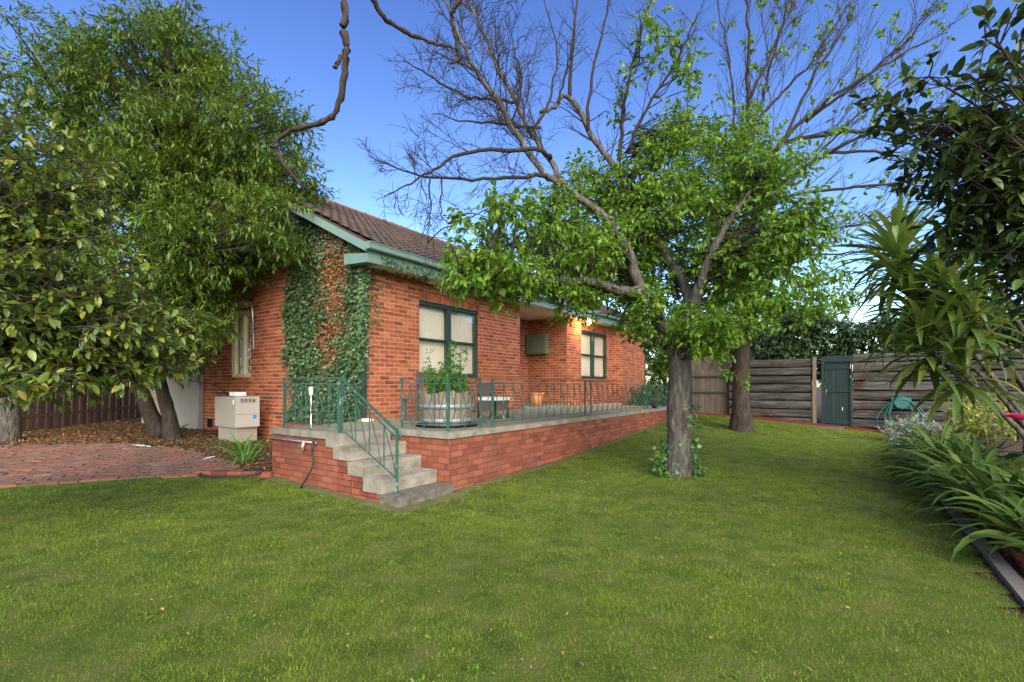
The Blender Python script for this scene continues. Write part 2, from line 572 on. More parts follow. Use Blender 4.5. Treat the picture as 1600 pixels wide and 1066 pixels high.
# lawn grass: nobody could count the blades
def grass():
    vs_, fs, rs = [], [], []
    n0 = 0
    for (y0, y1, dens, ln, wd) in ((2.0, 3.6, 15000, .028, .0042), (3.6, 5.5, 9000, .030, .0052), (5.5, 8.5, 5200, .031, .0075), (8.5, 12.5, 2600, .034, .011), (12.5, 19, 1200, .04, .018)):
        hw = y1 * 1.06 + 1.0
        A = 2 * hw * (y1 - y0)
        per = 22
        nt = int(A * dens / per)
        tx, ty = RNG.uniform(-hw, hw, nt), RNG.uniform(y0, y1, nt)
        kk = np.abs(tx) < ty * 1.07 + .8
        tx, ty = tx[kk], ty[kk]
        pt = np.sin(tx * 1.7 + 1.3 * np.sin(ty * 1.1)) * np.sin(ty * 2.1 + np.sin(tx * .9)) + .6 * np.sin(tx * 5.3 + ty * 3.1) * np.sin(ty * 4.7 - tx * 2.2)
        kk = RNG.random(len(tx)) < np.clip(.8 + .25 * pt, .3, 1)
        tx, ty, pt = tx[kk], ty[kk], pt[kk]
        nt = len(tx)
        tr_ = RNG.random(nt)
        th_ = RNG.uniform(.65, 1.3, nt)
        ti = np.repeat(np.arange(nt), per)
        n = len(ti)
        sg = .035 + .004 * y0
        ox, oy = RNG.normal(size=n) * sg, RNG.normal(size=n) * sg
        x, y, pn = tx[ti] + ox, ty[ti] + oy, pt[ti]
        k = on_lawn(x, y)
        x, y, pn, ox, oy, ti = x[k], y[k], pn[k], ox[k], oy[k], ti[k]
        n = len(x)
        z = gz(x, y) + .008
        az = np.arctan2(oy, ox) + RNG.normal(size=n) * 1.1
        lean = RNG.uniform(.3, 1.35, n)
        L = ln * RNG.uniform(.45, 1.2, n) * np.clip(1 + .18 * pn, .7, 1.3) * th_[ti]
        dry = RNG.random(n) < .10 + .10 * (tr_[ti] > .8)
        lean = np.where(dry, RNG.uniform(1.2, 1.5, n), lean)
        W = wd * RNG.uniform(.6, 1.3, n)
        d = np.stack([np.cos(az) * np.sin(lean), np.sin(az) * np.sin(lean), np.cos(lean)], -1)
        s = np.stack([-np.sin(az), np.cos(az), 0 * az], -1)
        s = s * np.cos(.8) + .3 * np.stack([0 * az, 0 * az, RNG.uniform(-1, 1, n)], -1)
        p = np.stack([x, y, z], -1)
        a = p - s * W[:, None] / 2
        b = p + s * W[:, None] / 2
        c = p + d * L[:, None]
        v = np.stack([a, b, c], 1).reshape(-1, 3)
        vs_.append(v)
        fs.append(np.arange(3 * n).reshape(-1, 3) + n0)
        n0 += 3 * n
        rs.append(np.repeat(np.where(dry, RNG.uniform(.9, .99, n), np.clip(.55 * tr_[ti] + .3 * RNG.random(n), 0, .85)), 3))
    o = add('grass', (np.vstack(vs_), np.vstack(fs), np.concatenate(rs)), M['grass'], None, False, kind='stuff')
    o['label'] = 'short patchy green lawn grass in front of the terrace'
    o['category'] = 'grass'


grass()

# ------------------------------------------------------------------ brickwork helpers
BRICK = {}
UNIT = np.array([[-.5, -.5, -.5], [.5, -.5, -.5], [.5, .5, -.5], [-.5, .5, -.5], [-.5, -.5, .5], [.5, -.5, .5], [.5, .5, .5], [-.5, .5, .5]])
UF = np.array([[0, 3, 2, 1], [4, 5, 6, 7], [0, 1, 5, 4], [1, 2, 6, 5], [2, 3, 7, 6], [3, 0, 4, 7]])


def unit_mesh(m):
    if m not in BRICK:
        BRICK[m] = np_mesh('brick', UNIT, UF, np.zeros(8), False, M[m])
    return BRICK[m]


def face_bricks(axis, plane, a0, a1, z0, z1, holes=(), sign=1, stagger=0.0, zbase=None, bl=.226, bh=.072, j=.014, floor=None):
    """bricks of one wall face. axis 'u': runs along u at v=plane; axis 'v': runs along v at u=plane. sign: outward side."""
    out = []
    zb = z0 if zbase is None else zbase
    i = int(math.floor((z0 - zb) / (bh + j)))
    z = zb + i * (bh + j)
    while z < z1 - .02:
        s = ((i % 2) * .5 + stagger) * (bl + j)
        x = a0 - s
        lo, hi = max(z, z0), min(z + bh, z1)
        while x < a1 and hi - lo > .015:
            segs = [(max(x, a0), min(x + bl, a1))]
            for (h0, h1, k0, k1) in holes:
                ns = []
                for (p, q) in segs:
                    if hi <= k0 + .005 or lo >= k1 - .005 or q <= h0 or p >= h1:
                        ns.append((p, q))
                    else:
                        if p < h0:
                            ns.append((p, h0))
                        if q > h1:
                            ns.append((h1, q))
                        if hi > k1 + .02:
                            out.append((axis, plane, sign, max(p, h0), min(q, h1), max(lo, k1), hi))
                        elif lo < k0 - .02:
                            out.append((axis, plane, sign, max(p, h0), min(q, h1), lo, min(hi, k0)))
                segs = ns
            for (p, q) in segs:
                if q - p > .03:
                    out.append((axis, plane, sign, p, q, lo, hi))
            x += bl + j
        z += bh + j
        i += 1
    return out


def brick_matrix(b):
    axis, plane, sign, p, q, lo, hi = b
    dep = .03
    pr = sign * (-dep / 2 + .006 + random.uniform(-.0022, .0022))
    m = np.eye(4)
    w, h = q - p, hi - lo
    if axis == 'u':
        c = hp((p + q) / 2, plane + pr, (lo + hi) / 2)
        m[:3, 0], m[:3, 1] = U * w, V * -dep
    else:
        c = hp(plane + pr, (p + q) / 2, (lo + hi) / 2)
        m[:3, 0], m[:3, 1] = V * w, U * dep
    m[2, 2] = h
    m[:3, 3] = c
    return m


def lay(bricks, parent, mname, limit=300, stuffname='bricks', name='brick'):
    """the pieces that show largest are objects of their own, the rest one part"""
    sc = []
    camp = np.array([0, 0, EH])
    Ms = [brick_matrix(b) for b in bricks]
    for b, m in zip(bricks, Ms):
        c = m[:3, 3]
        d = camp - c
        D = np.linalg.norm(d)
        nrm = (V if b[0] == 'u' else U) * b[2]
        px = CX + F * c[0] / max(c[1], .1)
        inside = -20 < px < 1620 and c[1] > .5
        sc.append(((b[4] - b[3]) * (b[6] - b[5]) * max(0, d @ nrm) / D ** 3) if inside else 0)
    order = np.argsort(-np.array(sc))
    one = set(order[:limit].tolist())
    me = unit_mesh(mname)
    mb = MB()
    for k, m in enumerate(Ms):
        if k in one:
            place(name, me, m, parent)
        else:
            mb.add(UNIT @ m[:3, :3].T + m[:3, 3], UF)
    if mb.n:
        add(stuffname, mb, M[mname], parent, kind='stuff')


def hole_boxes(mb, axis, plane, thick, a0, a1, z0, z1, hole=None, sign=1):
    """backing wall (mortar) with one opening"""
    rects = [(a0, a1, z0, z1)]
    if hole:
        h0, h1, k0, k1 = hole
        rects = [(a0, h0, z0, z1), (h1, a1, z0, z1), (h0, h1, z0, k0), (h0, h1, k1, z1)]
    p0, p1 = sorted((plane, plane - sign * thick))
    for (p, q, lo, hi) in rects:
        if axis == 'u':
            mb.hbox(p, q, p0, p1, lo, hi)
        else:
            mb.hbox(p0, p1, p, q, lo, hi)


# ------------------------------------------------------------------ terrace
terrace = thing('terrace', ghp(0, 0), 'raised red brick terrace with concrete coping and steps along the house', 'terrace')
TU1 = 10.65
core = MB()
core.hbox(0, TU1, V0 + .02, 0, -.5, T - .09)
core.hbox(-.97, 0, -2.83, -1.17, -.5, T - .09)
core.hbox(UC - .9, 0.0, V0 + .02, -2.83, -.5, T - .09)
add('core_wall', core, M['mortar_low'], terrace)
fl = MB()
fl.hbox(.3, TU1 - .02, V0 + .01, -.3, T - .09, T - .006)
fl.hbox(-.67, .3, -2.8, -1.4, T - .09, T - .0065)
fl.hbox(-.035, .3, -1.4, -1.17, T - .09, T - .0061)
fl.hbox(.0, .3, -1.17, -.3, T - .09, T - .0063)
add('floor_slab', fl, M['floor'], terrace)
x = .3
k = 0
while x < TU1:                      # coping slabs along the front
    e = min(x + random.uniform(1.15, 1.35), TU1)
    if TU1 - e < .3:
        e = TU1
    cp = MB().hbox(x + .003, e - .003, -.3, .03, T - .09, T + random.uniform(-.003, .002))
    add('coping', cp, M['concrete'], terrace)
    x = e
add('coping', MB().hbox(-.03, .297, -1.165, .03, T - .09, T), M['concrete'], terrace)
add('coping', MB().hbox(-1.0, -.67, -2.86, -1.401, T - .09, T + .001), M['concrete'], terrace)
# steps (five risers): treads overhang their risers a little
st_v = [-1.17, -.85, -.53, -.22, .10]
st_z = [T, .65, .465, .287, .11]
for i in range(4):
    zt = st_z[i + 1]
    mb = MB()
    mb.hbox(-1.0, -.004, st_v[i] - .06, st_v[i + 1], zt - .05, zt)
    mb.hbox(-.996, -.005, st_v[i] - .06, st_v[i + 1] - .006, zt - .178 if i < 3 else -.2, zt - .05)
    add('step', mb, M['concrete'] if i < 3 else M['concrete_dark'], terrace)
add('step', MB().hbox(-.996, -.035, -1.4, -1.163, T - .2, T - .002), M['concrete'], terrace, label='top riser of the landing')
sb = MB()
for i in range(3):                  # masonry under the steps
    sb.hbox(-.96, -.004, st_v[i] - .03, st_v[i + 1] - .03, -.4, st_z[i + 1] - .178)
add('stair_core', sb, M['mortar_low'], terrace)
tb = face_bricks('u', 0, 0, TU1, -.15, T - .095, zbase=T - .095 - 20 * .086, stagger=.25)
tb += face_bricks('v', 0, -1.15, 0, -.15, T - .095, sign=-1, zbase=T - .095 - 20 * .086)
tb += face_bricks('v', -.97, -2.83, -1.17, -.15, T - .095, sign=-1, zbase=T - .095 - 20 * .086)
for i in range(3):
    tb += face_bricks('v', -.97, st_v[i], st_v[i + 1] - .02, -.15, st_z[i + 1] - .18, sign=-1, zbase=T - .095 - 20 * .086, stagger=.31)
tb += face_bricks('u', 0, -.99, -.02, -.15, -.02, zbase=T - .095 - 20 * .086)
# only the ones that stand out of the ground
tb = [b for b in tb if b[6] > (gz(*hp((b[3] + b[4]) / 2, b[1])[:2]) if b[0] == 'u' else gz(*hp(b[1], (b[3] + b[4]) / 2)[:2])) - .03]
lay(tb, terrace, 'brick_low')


def strip(name, pts, w, mt, h=.035):
    """low edging that follows the ground along uv points"""
    mb = MB()
    for (a, b) in zip(pts[:-1], pts[1:]):
        n = max(2, int(np.hypot(b[0] - a[0], b[1] - a[1]) / .5))
        for i in range(n):
            s, e = i / n, (i + 1) / n
            q0 = np.array(a) + (np.array(b) - a) * s
            q1 = np.array(a) + (np.array(b) - a) * e
            d = unit(q1 - q0)
            nn = np.array([-d[1], d[0]]) * w / 2
            c = []
            for dz in (-.1, h):
                for q in (q0 - nn, q0 + nn, q1 + nn, q1 - nn):
                    c.append(ghp(q[0], q[1], dz))
            mb.box8(np.array(c))
    return add(name, mb, mt, None, kind='structure')


strip('mowing_strip', [(-1.06, -2.7), (-1.06, .2)], .16, M['moss'], .018)
strip('mowing_strip', [(-1.14, .2), (.12, .2)], .2, M['moss'], .019)
strip('mowing_strip', [(.12, .08), (10.6, .08)], .14, M['moss'], .017)

# ------------------------------------------------------------------ house
house = thing('brick_house', hp(UC, V0, float(gz(*hp(UC, V0)[:2]))), 'red brick house with tiled gable roof, ivy corner and green trimmed windows', 'house')
SZ = 3.72       # soffit
W1 = (2.29, 4.36, 1.66, 3.33)
W2 = (9.93, 12.2, 1.72, 3.42)
WG = (-8.12, -7.16, 1.69, 3.3)
GL = -14.0      # far end of the gable wall
UE = 15.0
UR = 6.15       # recess start
UB = 8.9        # recess end
VR = -4.45      # recess back
UP = 12.62      # projecting pier
VP = -2.5
BT = 4.16       # brick top on the gable
wall = MB()
hole_boxes(wall, 'u', V0, .25, UC, UR, 0, SZ + .25, W1)
hole_boxes(wall, 'u', VR, .25, UR, UB, 0, SZ + .2)
hole_boxes(wall, 'v', UR, .25, VR, V0 - .25, 0, SZ + .2, sign=1)
hole_boxes(wall, 'v', UB, .25, VR, V0, 0, SZ + .2, sign=-1)
hole_boxes(wall, 'u', V0, .25, UB + .25, UP, 0, SZ + .25, W2)
hole_boxes(wall, 'u', VP, .25, UP, UE, 0, SZ + .15)
hole_boxes(wall, 'v', UP, .25, V0 - .2, VP - .25, 0, SZ + .15, sign=-1)
hole_boxes(wall, 'v', UC, .25, GL, V0 - .25, 0, BT, WG, sign=-1)
wall.hbox(UE - .25, UE, GL, VP - .25, 0, SZ + .2)
wall.hbox(UC + .25, UE - .25, GL, GL + .25, 0, SZ + .2)
add('wall', wall, M['mortar'], house)
zb = T - 12 * .086
hb = face_bricks('u', V0, UC, UR, T - .02, SZ + .02, [(W1[0] - .0, W1[1] + .0, W1[2] - .09, W1[3] + .165)], zbase=zb)
hb += face_bricks('u', VR, UR, UB, T - .02, SZ, zbase=zb)
hb += face_bricks('v', UB, VR, V0, T - .02, SZ, sign=-1, zbase=zb, stagger=.3)
hb += face_bricks('u', V0, UB, UP, T - .02, SZ, [(W2[0], W2[1], W2[2] - .09, W2[3] + .165)], zbase=zb, stagger=.2)
hb += face_bricks('v', UP, V0, VP, T - .02, SZ, sign=-1, zbase=zb)
hb += face_bricks('u', VP, UP, UE, T - .4, SZ, zbase=zb)
hb += face_bricks('v', UC, -11.2, V0, .1, BT, [(WG[0], WG[1], WG[2] - .09, WG[3] + .165), (-9.42, -9.12, .38, .62)], sign=-1, zbase=zb)
for (w, stt) in ((W1, 0), (W2, 0)):        # soldier courses over the openings
    n = int((w[1] - w[0]) / .086)
    s = (w[1] - w[0]) / n
    for i in range(n):
        hb.append(('u', V0, 1, w[0] + i * s + .005, w[0] + (i + 1) * s - .005, w[3] + .008, w[3] + .158))
for i in range(11):
    s = (WG[1] - WG[0]) / 11
    hb.append(('v', UC, -1, WG[0] + i * s + .005, WG[0] + (i + 1) * s - .005, WG[3] + .008, WG[3] + .158))
for w in (W1, W2):                  # brick reveals
    hb += face_bricks('v', w[1], V0 - .06, V0 - .004, w[2], w[3], sign=-1, zbase=zb)
hb += face_bricks('u', WG[0], UC + .004, UC + .06, WG[2], WG[3], sign=1, zbase=zb) if False else []
hb = [b for b in hb if b[4] - b[3] > .012 and b[6] - b[5] > .012]
lay(hb, house, 'brick')
add('vent', MB().hbox(UC - .004, UC + .02, -9.42, -9.12, .38, .62), M['dark'], house, label='dark underfloor vent opening beside the heater')


def window(axis, plane, a0, a1, z0, z1, sign, ncol, fm, blindm='blind', sash=True):
    """recessed sash window: frame > mullion, sash, pane, blind, sill"""
    def bx(mb, p, q, lo, hi, d0, d1):
        e0, e1 = sorted((plane - sign * d0, plane - sign * d1))
        if axis == 'u':
            mb.hbox(p, q, e0, e1, lo, hi)
        else:
            mb.hbox(e0, e1, p, q, lo, hi)
        return mb
    fw = .055
    mb = MB()
    bx(mb, a0, a0 + fw, z0, z1, .06, .17)
    bx(mb, a1 - fw, a1, z0, z1, .06, .17)
    bx(mb, a0 + fw, a1 - fw, z1 - .08, z1, .055, .17)
    bx(mb, a0 + fw, a1 - fw, z0, z0 + .07, .05, .17)
    w = add('window', mb, fm, house)
    W = (a1 - a0 - 2 * fw) / ncol
    for c in range(ncol):
        p, q = a0 + fw + c * W, a0 + fw + (c + 1) * W
        if c:
            add('mullion', bx(MB(), p - .045, p + .045, z0 + .07, z1 - .08, .058, .168), fm, w)
        pp, qq = p + (.045 if c else 0), q - (.045 if c < ncol - 1 else 0)
        zl, zh = z0 + .07, z1 - .08
        zm = (zl + zh) / 2
        rows = ((zm, zh, .085), (zl, zm, .105)) if sash else ((zl, zh, .09),)
        for (lo, hi, d) in rows:
            s = MB()
            bx(s, pp, pp + .03, lo, hi, d, d + .035)
            bx(s, qq - .03, qq, lo, hi, d, d + .035)
            bx(s, pp + .03, qq - .03, lo, lo + .04, d, d + .035)
            bx(s, pp + .03, qq - .03, hi - .03, hi, d, d + .035)
            add('sash', s, fm, w)
            add('pane', bx(MB(), pp + .03, qq - .03, lo + .04, hi - .03, d + .015, d + .019), M['glass'], w)
        b = MB()
        bx(b, pp + .01, qq - .01, zl, zh, .185, .19)
        add('blind', b, M[blindm], w)
        bx(MB(), 0, 0, 0, 0, 0, 0)
    s = MB()
    n = int((a1 - a0) / .12)
    for i in range(n):
        g = (a1 - a0) / n
        bx(s, a0 + i * g + .004, a0 + (i + 1) * g - .004, z0 - .07, z0 - .002, -.045, .07)
    add('sill', s, M['brick'], w)
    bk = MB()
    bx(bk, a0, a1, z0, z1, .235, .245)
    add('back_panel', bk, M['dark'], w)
    return w


window('u', V0, *W1, 1, 2, M['frame'])
window('u', V0, *W2, 1, 2, M['frame'])
window('v', UC, *WG, -1, 2, M['cream'], sash=False)
aw = MB()                                   # little metal awning roll above the gable window
aw.tube([hp(UC - .12, WG[0] - .05, WG[3] + .12), hp(UC - .12, WG[1] + .1, WG[3] + .12)], .075, 10)
aw.tube(cr([hp(UC - .12, WG[1] + .12, WG[3] + .1), hp(UC - .1, WG[1] + .25, WG[3] + .02), hp(UC - .06, WG[1] + .24, WG[3] - .6), hp(UC - .04, WG[1] + .2, WG[3] - .95)], 12), .018, 6)
add('awning_roll', aw, M['metal'], house)

# roof
VE, ZE = -2.42, 4.06
VRG, ZR = -8.25, 7.0
VB = 2 * VRG - VE
U0, U1 = .58, 15.3
rise = (ZR - ZE) / (VE - VRG)
rs_ = MB()
for (va, vb) in ((VE, VRG), (VB, VRG)):
    lo, hi = [(hp(U0, va, ZE - .07), hp(U1, va, ZE - .07), hp(U1, vb, ZR - .07), hp(U0, vb, ZR - .07)), (hp(U0, va, ZE), hp(U1, va, ZE), hp(U1, vb, ZR), hp(U0, vb, ZR))]
    rs_.box8(np.array(list(lo) + list(hi)))
roof = add('roof', rs_, M['tile'], house)
# clay tiles: curved pans with a raised roll and a thick lower lip
tw, tl = .212, .345
ps = np.array([0, .12, .26, .42, .6, .78, .9, 1.0])
hs_ = np.array([.028, .034, .024, .006, .0, .006, .02, .028])
tv, tf = [], []
for (yy, lift) in ((0, 0), (0, 1), (1.1, 1)):
    for a, b in zip(ps, hs_):
        tv.append([(a - .5) * tw, yy * tl, (b + .03 * (1 - yy / 1.1 * .9)) if lift else (b * .4 - .004)])
tv = np.array(tv)
for r_ in range(2):
    for i in range(7):
        a = r_ * 8 + i
        tf.append([a, a + 1, a + 9, a + 8])
tf = np.array(tf)
tile_me = np_mesh('roof_tile', tv, tf, np.zeros(len(tv)), False, M['tile'])
slope = unit(hp(0, VRG, ZR) - hp(0, VE, ZE))
nrm = np.cross(U, slope)
if nrm[2] < 0:
    nrm = -nrm
SL = np.linalg.norm(hp(0, VRG, ZR) - hp(0, VE, ZE))
tiles = []
for r_ in range(int(SL / tl) + 1):
    for c in range(int((U1 - U0) / tw) + 1):
        uu = U0 + tw / 2 + c * tw
        p = hp(uu, VE, ZE) + slope * (r_ * tl - .045) + nrm * (.004 + random.uniform(-.003, .003))
        if r_ * tl + .3 > SL:
            continue
        m = np.eye(4)
        a = random.gauss(0, .012)
        m[:3, 0] = U * math.cos(a) + slope * math.sin(a)
        m[:3, 1] = slope * math.cos(a) - U * math.sin(a)
        m[:3, 2] = nrm
        m[:3, 3] = p
        px = CX + F * p[0] / p[1]
        tiles.append(((1.0 if px < 760 else .2) / p[1] ** 2, m))
tiles.sort(key=lambda q: -q[0])
mb = MB()
for k, (s_, m) in enumerate(tiles):
    if k < 300:
        place('roof_tile', tile_me, m, roof)
    else:
        mb.add(tv @ m[:3, :3].T + m[:3, 3], tf)
add('roof_tiles', mb, M['tile'], roof, kind='stuff')
x = U0 - .05
rp = MB()
for s_ in range(7):
    a = math.pi * s_ / 6
    rp.add([[0, 0, 0]], np.zeros((0, 4), int))
rv = []
for (yy, rr) in ((0, .135), (.36, .12), (.42, .12)):
    for s_ in range(7):
        a = math.pi * s_ / 6
        rv.append([yy, math.cos(a) * rr, math.sin(a) * rr * .85])
rv = np.array(rv)
rf = np.array([[r_ * 7 + i, r_ * 7 + i + 1, r_ * 7 + i + 8, r_ * 7 + i + 7] for r_ in range(2) for i in range(6)])
ridge_me = np_mesh('ridge_tile', rv, rf, np.zeros(len(rv)), True, M['ridge'])
while x < U1:
    m = np.eye(4)
    m[:3, 0], m[:3, 1] = U, V
    m[:3, 3] = hp(x, VRG, ZR - .03 + random.uniform(-.006, .006))
    place('ridge_tile', ridge_me, m, roof)
    x += .375
# verge row, barge board, fascia, gutter, soffit
bb = MB()
for (va, vb) in ((VE - .05, VRG), (VB + .05, VRG)):
    za, zb_ = ZE - .02 + .05 * rise * 0, ZR - .02
    c = [hp(U0 - .02, va, za - .16), hp(U0 + .015, va, za - .16), hp(U0 + .015, vb, zb_ - .16), hp(U0 - .02, vb, zb_ - .16),
         hp(U0 - .02, va, za), hp(U0 + .015, va, za), hp(U0 + .015, vb, zb_), hp(U0 - .02, vb, zb_)]
    bb.box8(np.array(c))
add('barge_board', bb, M['teal'], house)
fm_ = MB()
fm_.hbox(U0 + .02, U1 - .1, VE - .06, VE - .035, SZ - .01, ZE - .09)
add('fascia', fm_, M['teal'], house)
bxm = MB()                      # boxed eave end on the gable
c = [hp(U0 - .021, VE - .04, SZ - .02), hp(U0 - .021, V0 - .2, SZ + .02), hp(U0 + .25, V0 - .2, SZ + .02), hp(U0 + .25, VE - .04, SZ - .02),
     hp(U0 - .021, VE - .04, ZE - .2), hp(U0 - .021, V0 - .2, ZE - .12), hp(U0 + .25, V0 - .2, ZE - .12), hp(U0 + .25, VE - .04, ZE - .2)]
bxm.box8(np.array(c))
add('eave_box', bxm, M['teal'], house)
so = MB().hbox(U0 + .27, U1 - .12, V0 - .02, VE - .06, SZ, SZ + .02)
so.hbox(UR, UB, VR, V0 - .02, SZ, SZ + .021)
add('soffit', so, M['cream'], house)
gt = MB()
prof = [(-.035, .0), (-.035, -.10), (-.015, -.118), (.06, -.118), (.085, -.10), (.095, -.02), (.11, -.005), (.11, .008), (.085, .008), (.08, -.09), (-.02, -.09), (-.025, .0)]
ga, gb = [], []
for (d, h) in prof:
    ga.append(hp(U0 - .08, VE + d, ZE - .03 + h))
    gb.append(hp(U1, VE + d, ZE - .05 + h))
k = len(prof)
gt.add(np.array(ga + gb), [[i, (i + 1) % k, (i + 1) % k + k, i + k] for i in range(k)])
gt.hbox(U0 - .085, U0 - .078, VE - .035, VE + .11, ZE - .15, ZE - .02)
add('gutter', gt, M['teal'], house)
dp = MB()
dp.hbox(UC - .10, UC - .01, V0 - .02, V0 + .07, T + .04, SZ - .15)
add('downpipe', dp, M['frame'], house)
add('downpipe', MB().hbox(UE + .0, UE + .1, VP - .08, VP + .02, .5, SZ - .02), M['frame'], house)
# gable: weatherboards
for i in range(18):
    z0 = BT + .0 + i * .165
    z1 = z0 + .18
    half = (ZR - .1 - z0) / rise
    if half < .3:
        break
    va, vb = min(VRG + half, V0 + .05), VRG - half
    half2 = max((ZR - .1 - z1) / rise, .02)
    vc, vd = min(VRG + half2, V0 + .02), VRG - half2
    c = [hp(UC - .055, va, z0), hp(UC + .02, va, z0), hp(UC + .02, vb, z0), hp(UC - .055, vb, z0), hp(UC - .02, vc, z1), hp(UC + .02, vc, z1), hp(UC + .02, vd, z1), hp(UC - .02, vd, z1)]
    add('weatherboard', MB().box8(np.array(c)), M['board'], house)
# porch: low slab in the recess
add('doorstep', MB().hbox(UR + .02, UB - .02, VR + .02, V0 + .15, T - .02, T + .05), M['concrete'], house)

# things on the house
mbx = thing('meter_box', hp(8.8, -4.0, 2.55), 'olive green meter box on the brick wall of the recess', 'meter box')
add('body', MB().hbox(8.72, 8.89, -4.42, -3.62, 2.55, 3.22), M['meter'], mbx)
add('door', MB().hbox(8.70, 8.72, -4.38, -3.66, 2.59, 3.18), M['meter'], mbx)
add('latch', MB().hbox(8.69, 8.70, -4.36, -4.33, 2.84, 2.88), M['metal'], mbx)
lp = thing('porch_lamp', hp(9.75, -2.55, SZ - .2), 'lit porch lamp glowing under the eave beside the window', 'lamp')
add('base', MB().lathe(hp(9.75, -2.55, SZ - .05), [(.001, .05), (.06, .05), (.06, 0), (.001, 0)], 12), M['metal'], lp)
add('bulb', MB().lathe(hp(9.75, -2.55, SZ - .2), [(.001, 0), (.045, .02), (.065, .07), (.045, .12), (.03, .15), (.001, .15)], 12), M['bulb'], lp, True)
ld = bpy.data.lights.new('lamp_light', 'POINT')
ld.energy = 24
ld.color = (1, .66, .3)
ld.shadow_soft_size = .08
lo_ = bpy.data.objects.new('lamp_light', ld)
COL.objects.link(lo_)
lo_.parent = lp
lo_.location = (0, 0, -.06)
pot = thing('terracotta_pot', hp(7.3, -3.1, T + .05), 'orange terracotta pot in the recess under the meter box', 'pot')
add('body', MB().lathe(hp(7.3, -3.1, T + .05), [(.001, 0), (.15, 0), (.19, .2), (.215, .38), (.20, .38), (.17, .2), (.001, .05)], 20), M['terracotta'], pot, True)
add('rim', MB().lathe(hp(7.3, -3.1, T + .05), [(.216, .34), (.235, .345), (.235, .40), (.205, .40)], 20), M['terracotta'], pot, True)

# ------------------------------------------------------------------ railings
def rail_panel(parent, a, b, n, z0=None, z1=None, posts=(True, True), rev=False, foot=True):
    """welded panel between two floor points a, b (world xyz): top rail, second rail, bottom rail, uprights with bent braces"""
    a = np.asarray(a, float)
    b = np.asarray(b, float)
    H, H2, B = .775, .69, .075
    up = np.array([0, 0, 1.0])
    add('top_rail', MB().bar(a + up * H, b + up * H, .034, .014), M['rail'], parent)
    add('second_rail', MB().bar(a + up * H2, b + up * H2, .016, .012), M['rail'], parent)
    add('bottom_rail', MB().bar(a + up * B, b + up * B, .016, .012), M['rail'], parent)
    for q, on in ((a, posts[0]), (b, posts[1])):
        if on:
            add('post', MB().bar(q - up * .01, q + up * H, .026, .026), M['rail'], parent)
    mid = B + (H2 - B) * .36
    for i in range(n):
        s, e = (i + .12) / n, (i + 1.0) / n
        if rev:
            s, e = 1 - s, 1 - e
        p, q = a + (b - a) * s, a + (b - a) * (s + (e - s) * .62)
        nx = a + (b - a) * e
        g = MB()
        g.bar(p + up * B, p + up * H2, .011, .011)
        g.bar(p + up * H2, q + up * mid, .010, .010)
        g.bar(q + up * mid, p + up * B, .010, .010)
        if i < n - 1:
            g.bar(q + up * mid, nx + (nx - p) * .12 / .88 * .9 + up * mid, .008, .008)
        add('baluster', g, M['rail'], parent)
    if foot:
        c = (a + b) / 2
        add('foot', MB().bar(c - up * .005, c + up * B, .014, .014), M['rail'], parent)


def curl(parent, c, d, r=.035, sgn=1):
    """scroll at the end of a top rail"""
    d = unit(d)
    pts = [c + d * (math.sin(t) * r) + np.array([0, 0, 1]) * (-r + math.cos(t) * r) for t in np.linspace(0, 5.2, 14)]
    add('scroll', MB().tube(pts, .012, 6), M['rail'], parent, True)


FZ = T - .002
fr = thing('terrace_railing', hp(5, -.12, FZ), 'long green metal railing along the front edge of the terrace', 'railing')
for (a, b, n) in ((1.17, 4.52, 12), (4.81, 8.29, 12), (8.55, 10.5, 7)):
    rail_panel(fr, hp(a, -.12, FZ), hp(b, -.12, FZ), n)
for (a, b) in ((4.52, 4.81), (8.29, 8.55)):
    rail_panel(fr, hp(a, -.12, FZ), hp(b, -.12, FZ), 1, posts=(False, False), foot=False)
cr_ = thing('corner_railing', hp(.12, -.12, FZ), 'short green metal corner railing in front of the barrel planter', 'railing')
rail_panel(cr_, hp(.12, -1.08, FZ), hp(.12, -.12, FZ), 4, posts=(True, True), rev=True)
rail_panel(cr_, hp(.12, -.12, FZ), hp(.87, -.12, FZ), 3, posts=(False, True))
add('top_rail', MB().bar(hp(.87, -.12, FZ + .775), hp(1.17, -.12, FZ + .775), .03, .012), M['rail'], cr_)
add('baluster', MB().bar(hp(1.0, -.12, FZ + .075), hp(1.1, -.12, FZ + .69), .01, .01), M['rail'], cr_)
curl(cr_, hp(.12, -1.09, FZ + .775), -V)
sr = thing('stair_railing', hp(-.9, -1.24, FZ), 'green metal railing around the landing with handrail sloping down the steps', 'railing')
rail_panel(sr, hp(-.9, -2.62, FZ), hp(-.9, -1.24, FZ), 5, rev=False)
rail_panel(sr, hp(-.9, -2.62, FZ), hp(.72, -2.72, FZ), 6, posts=(False, False))
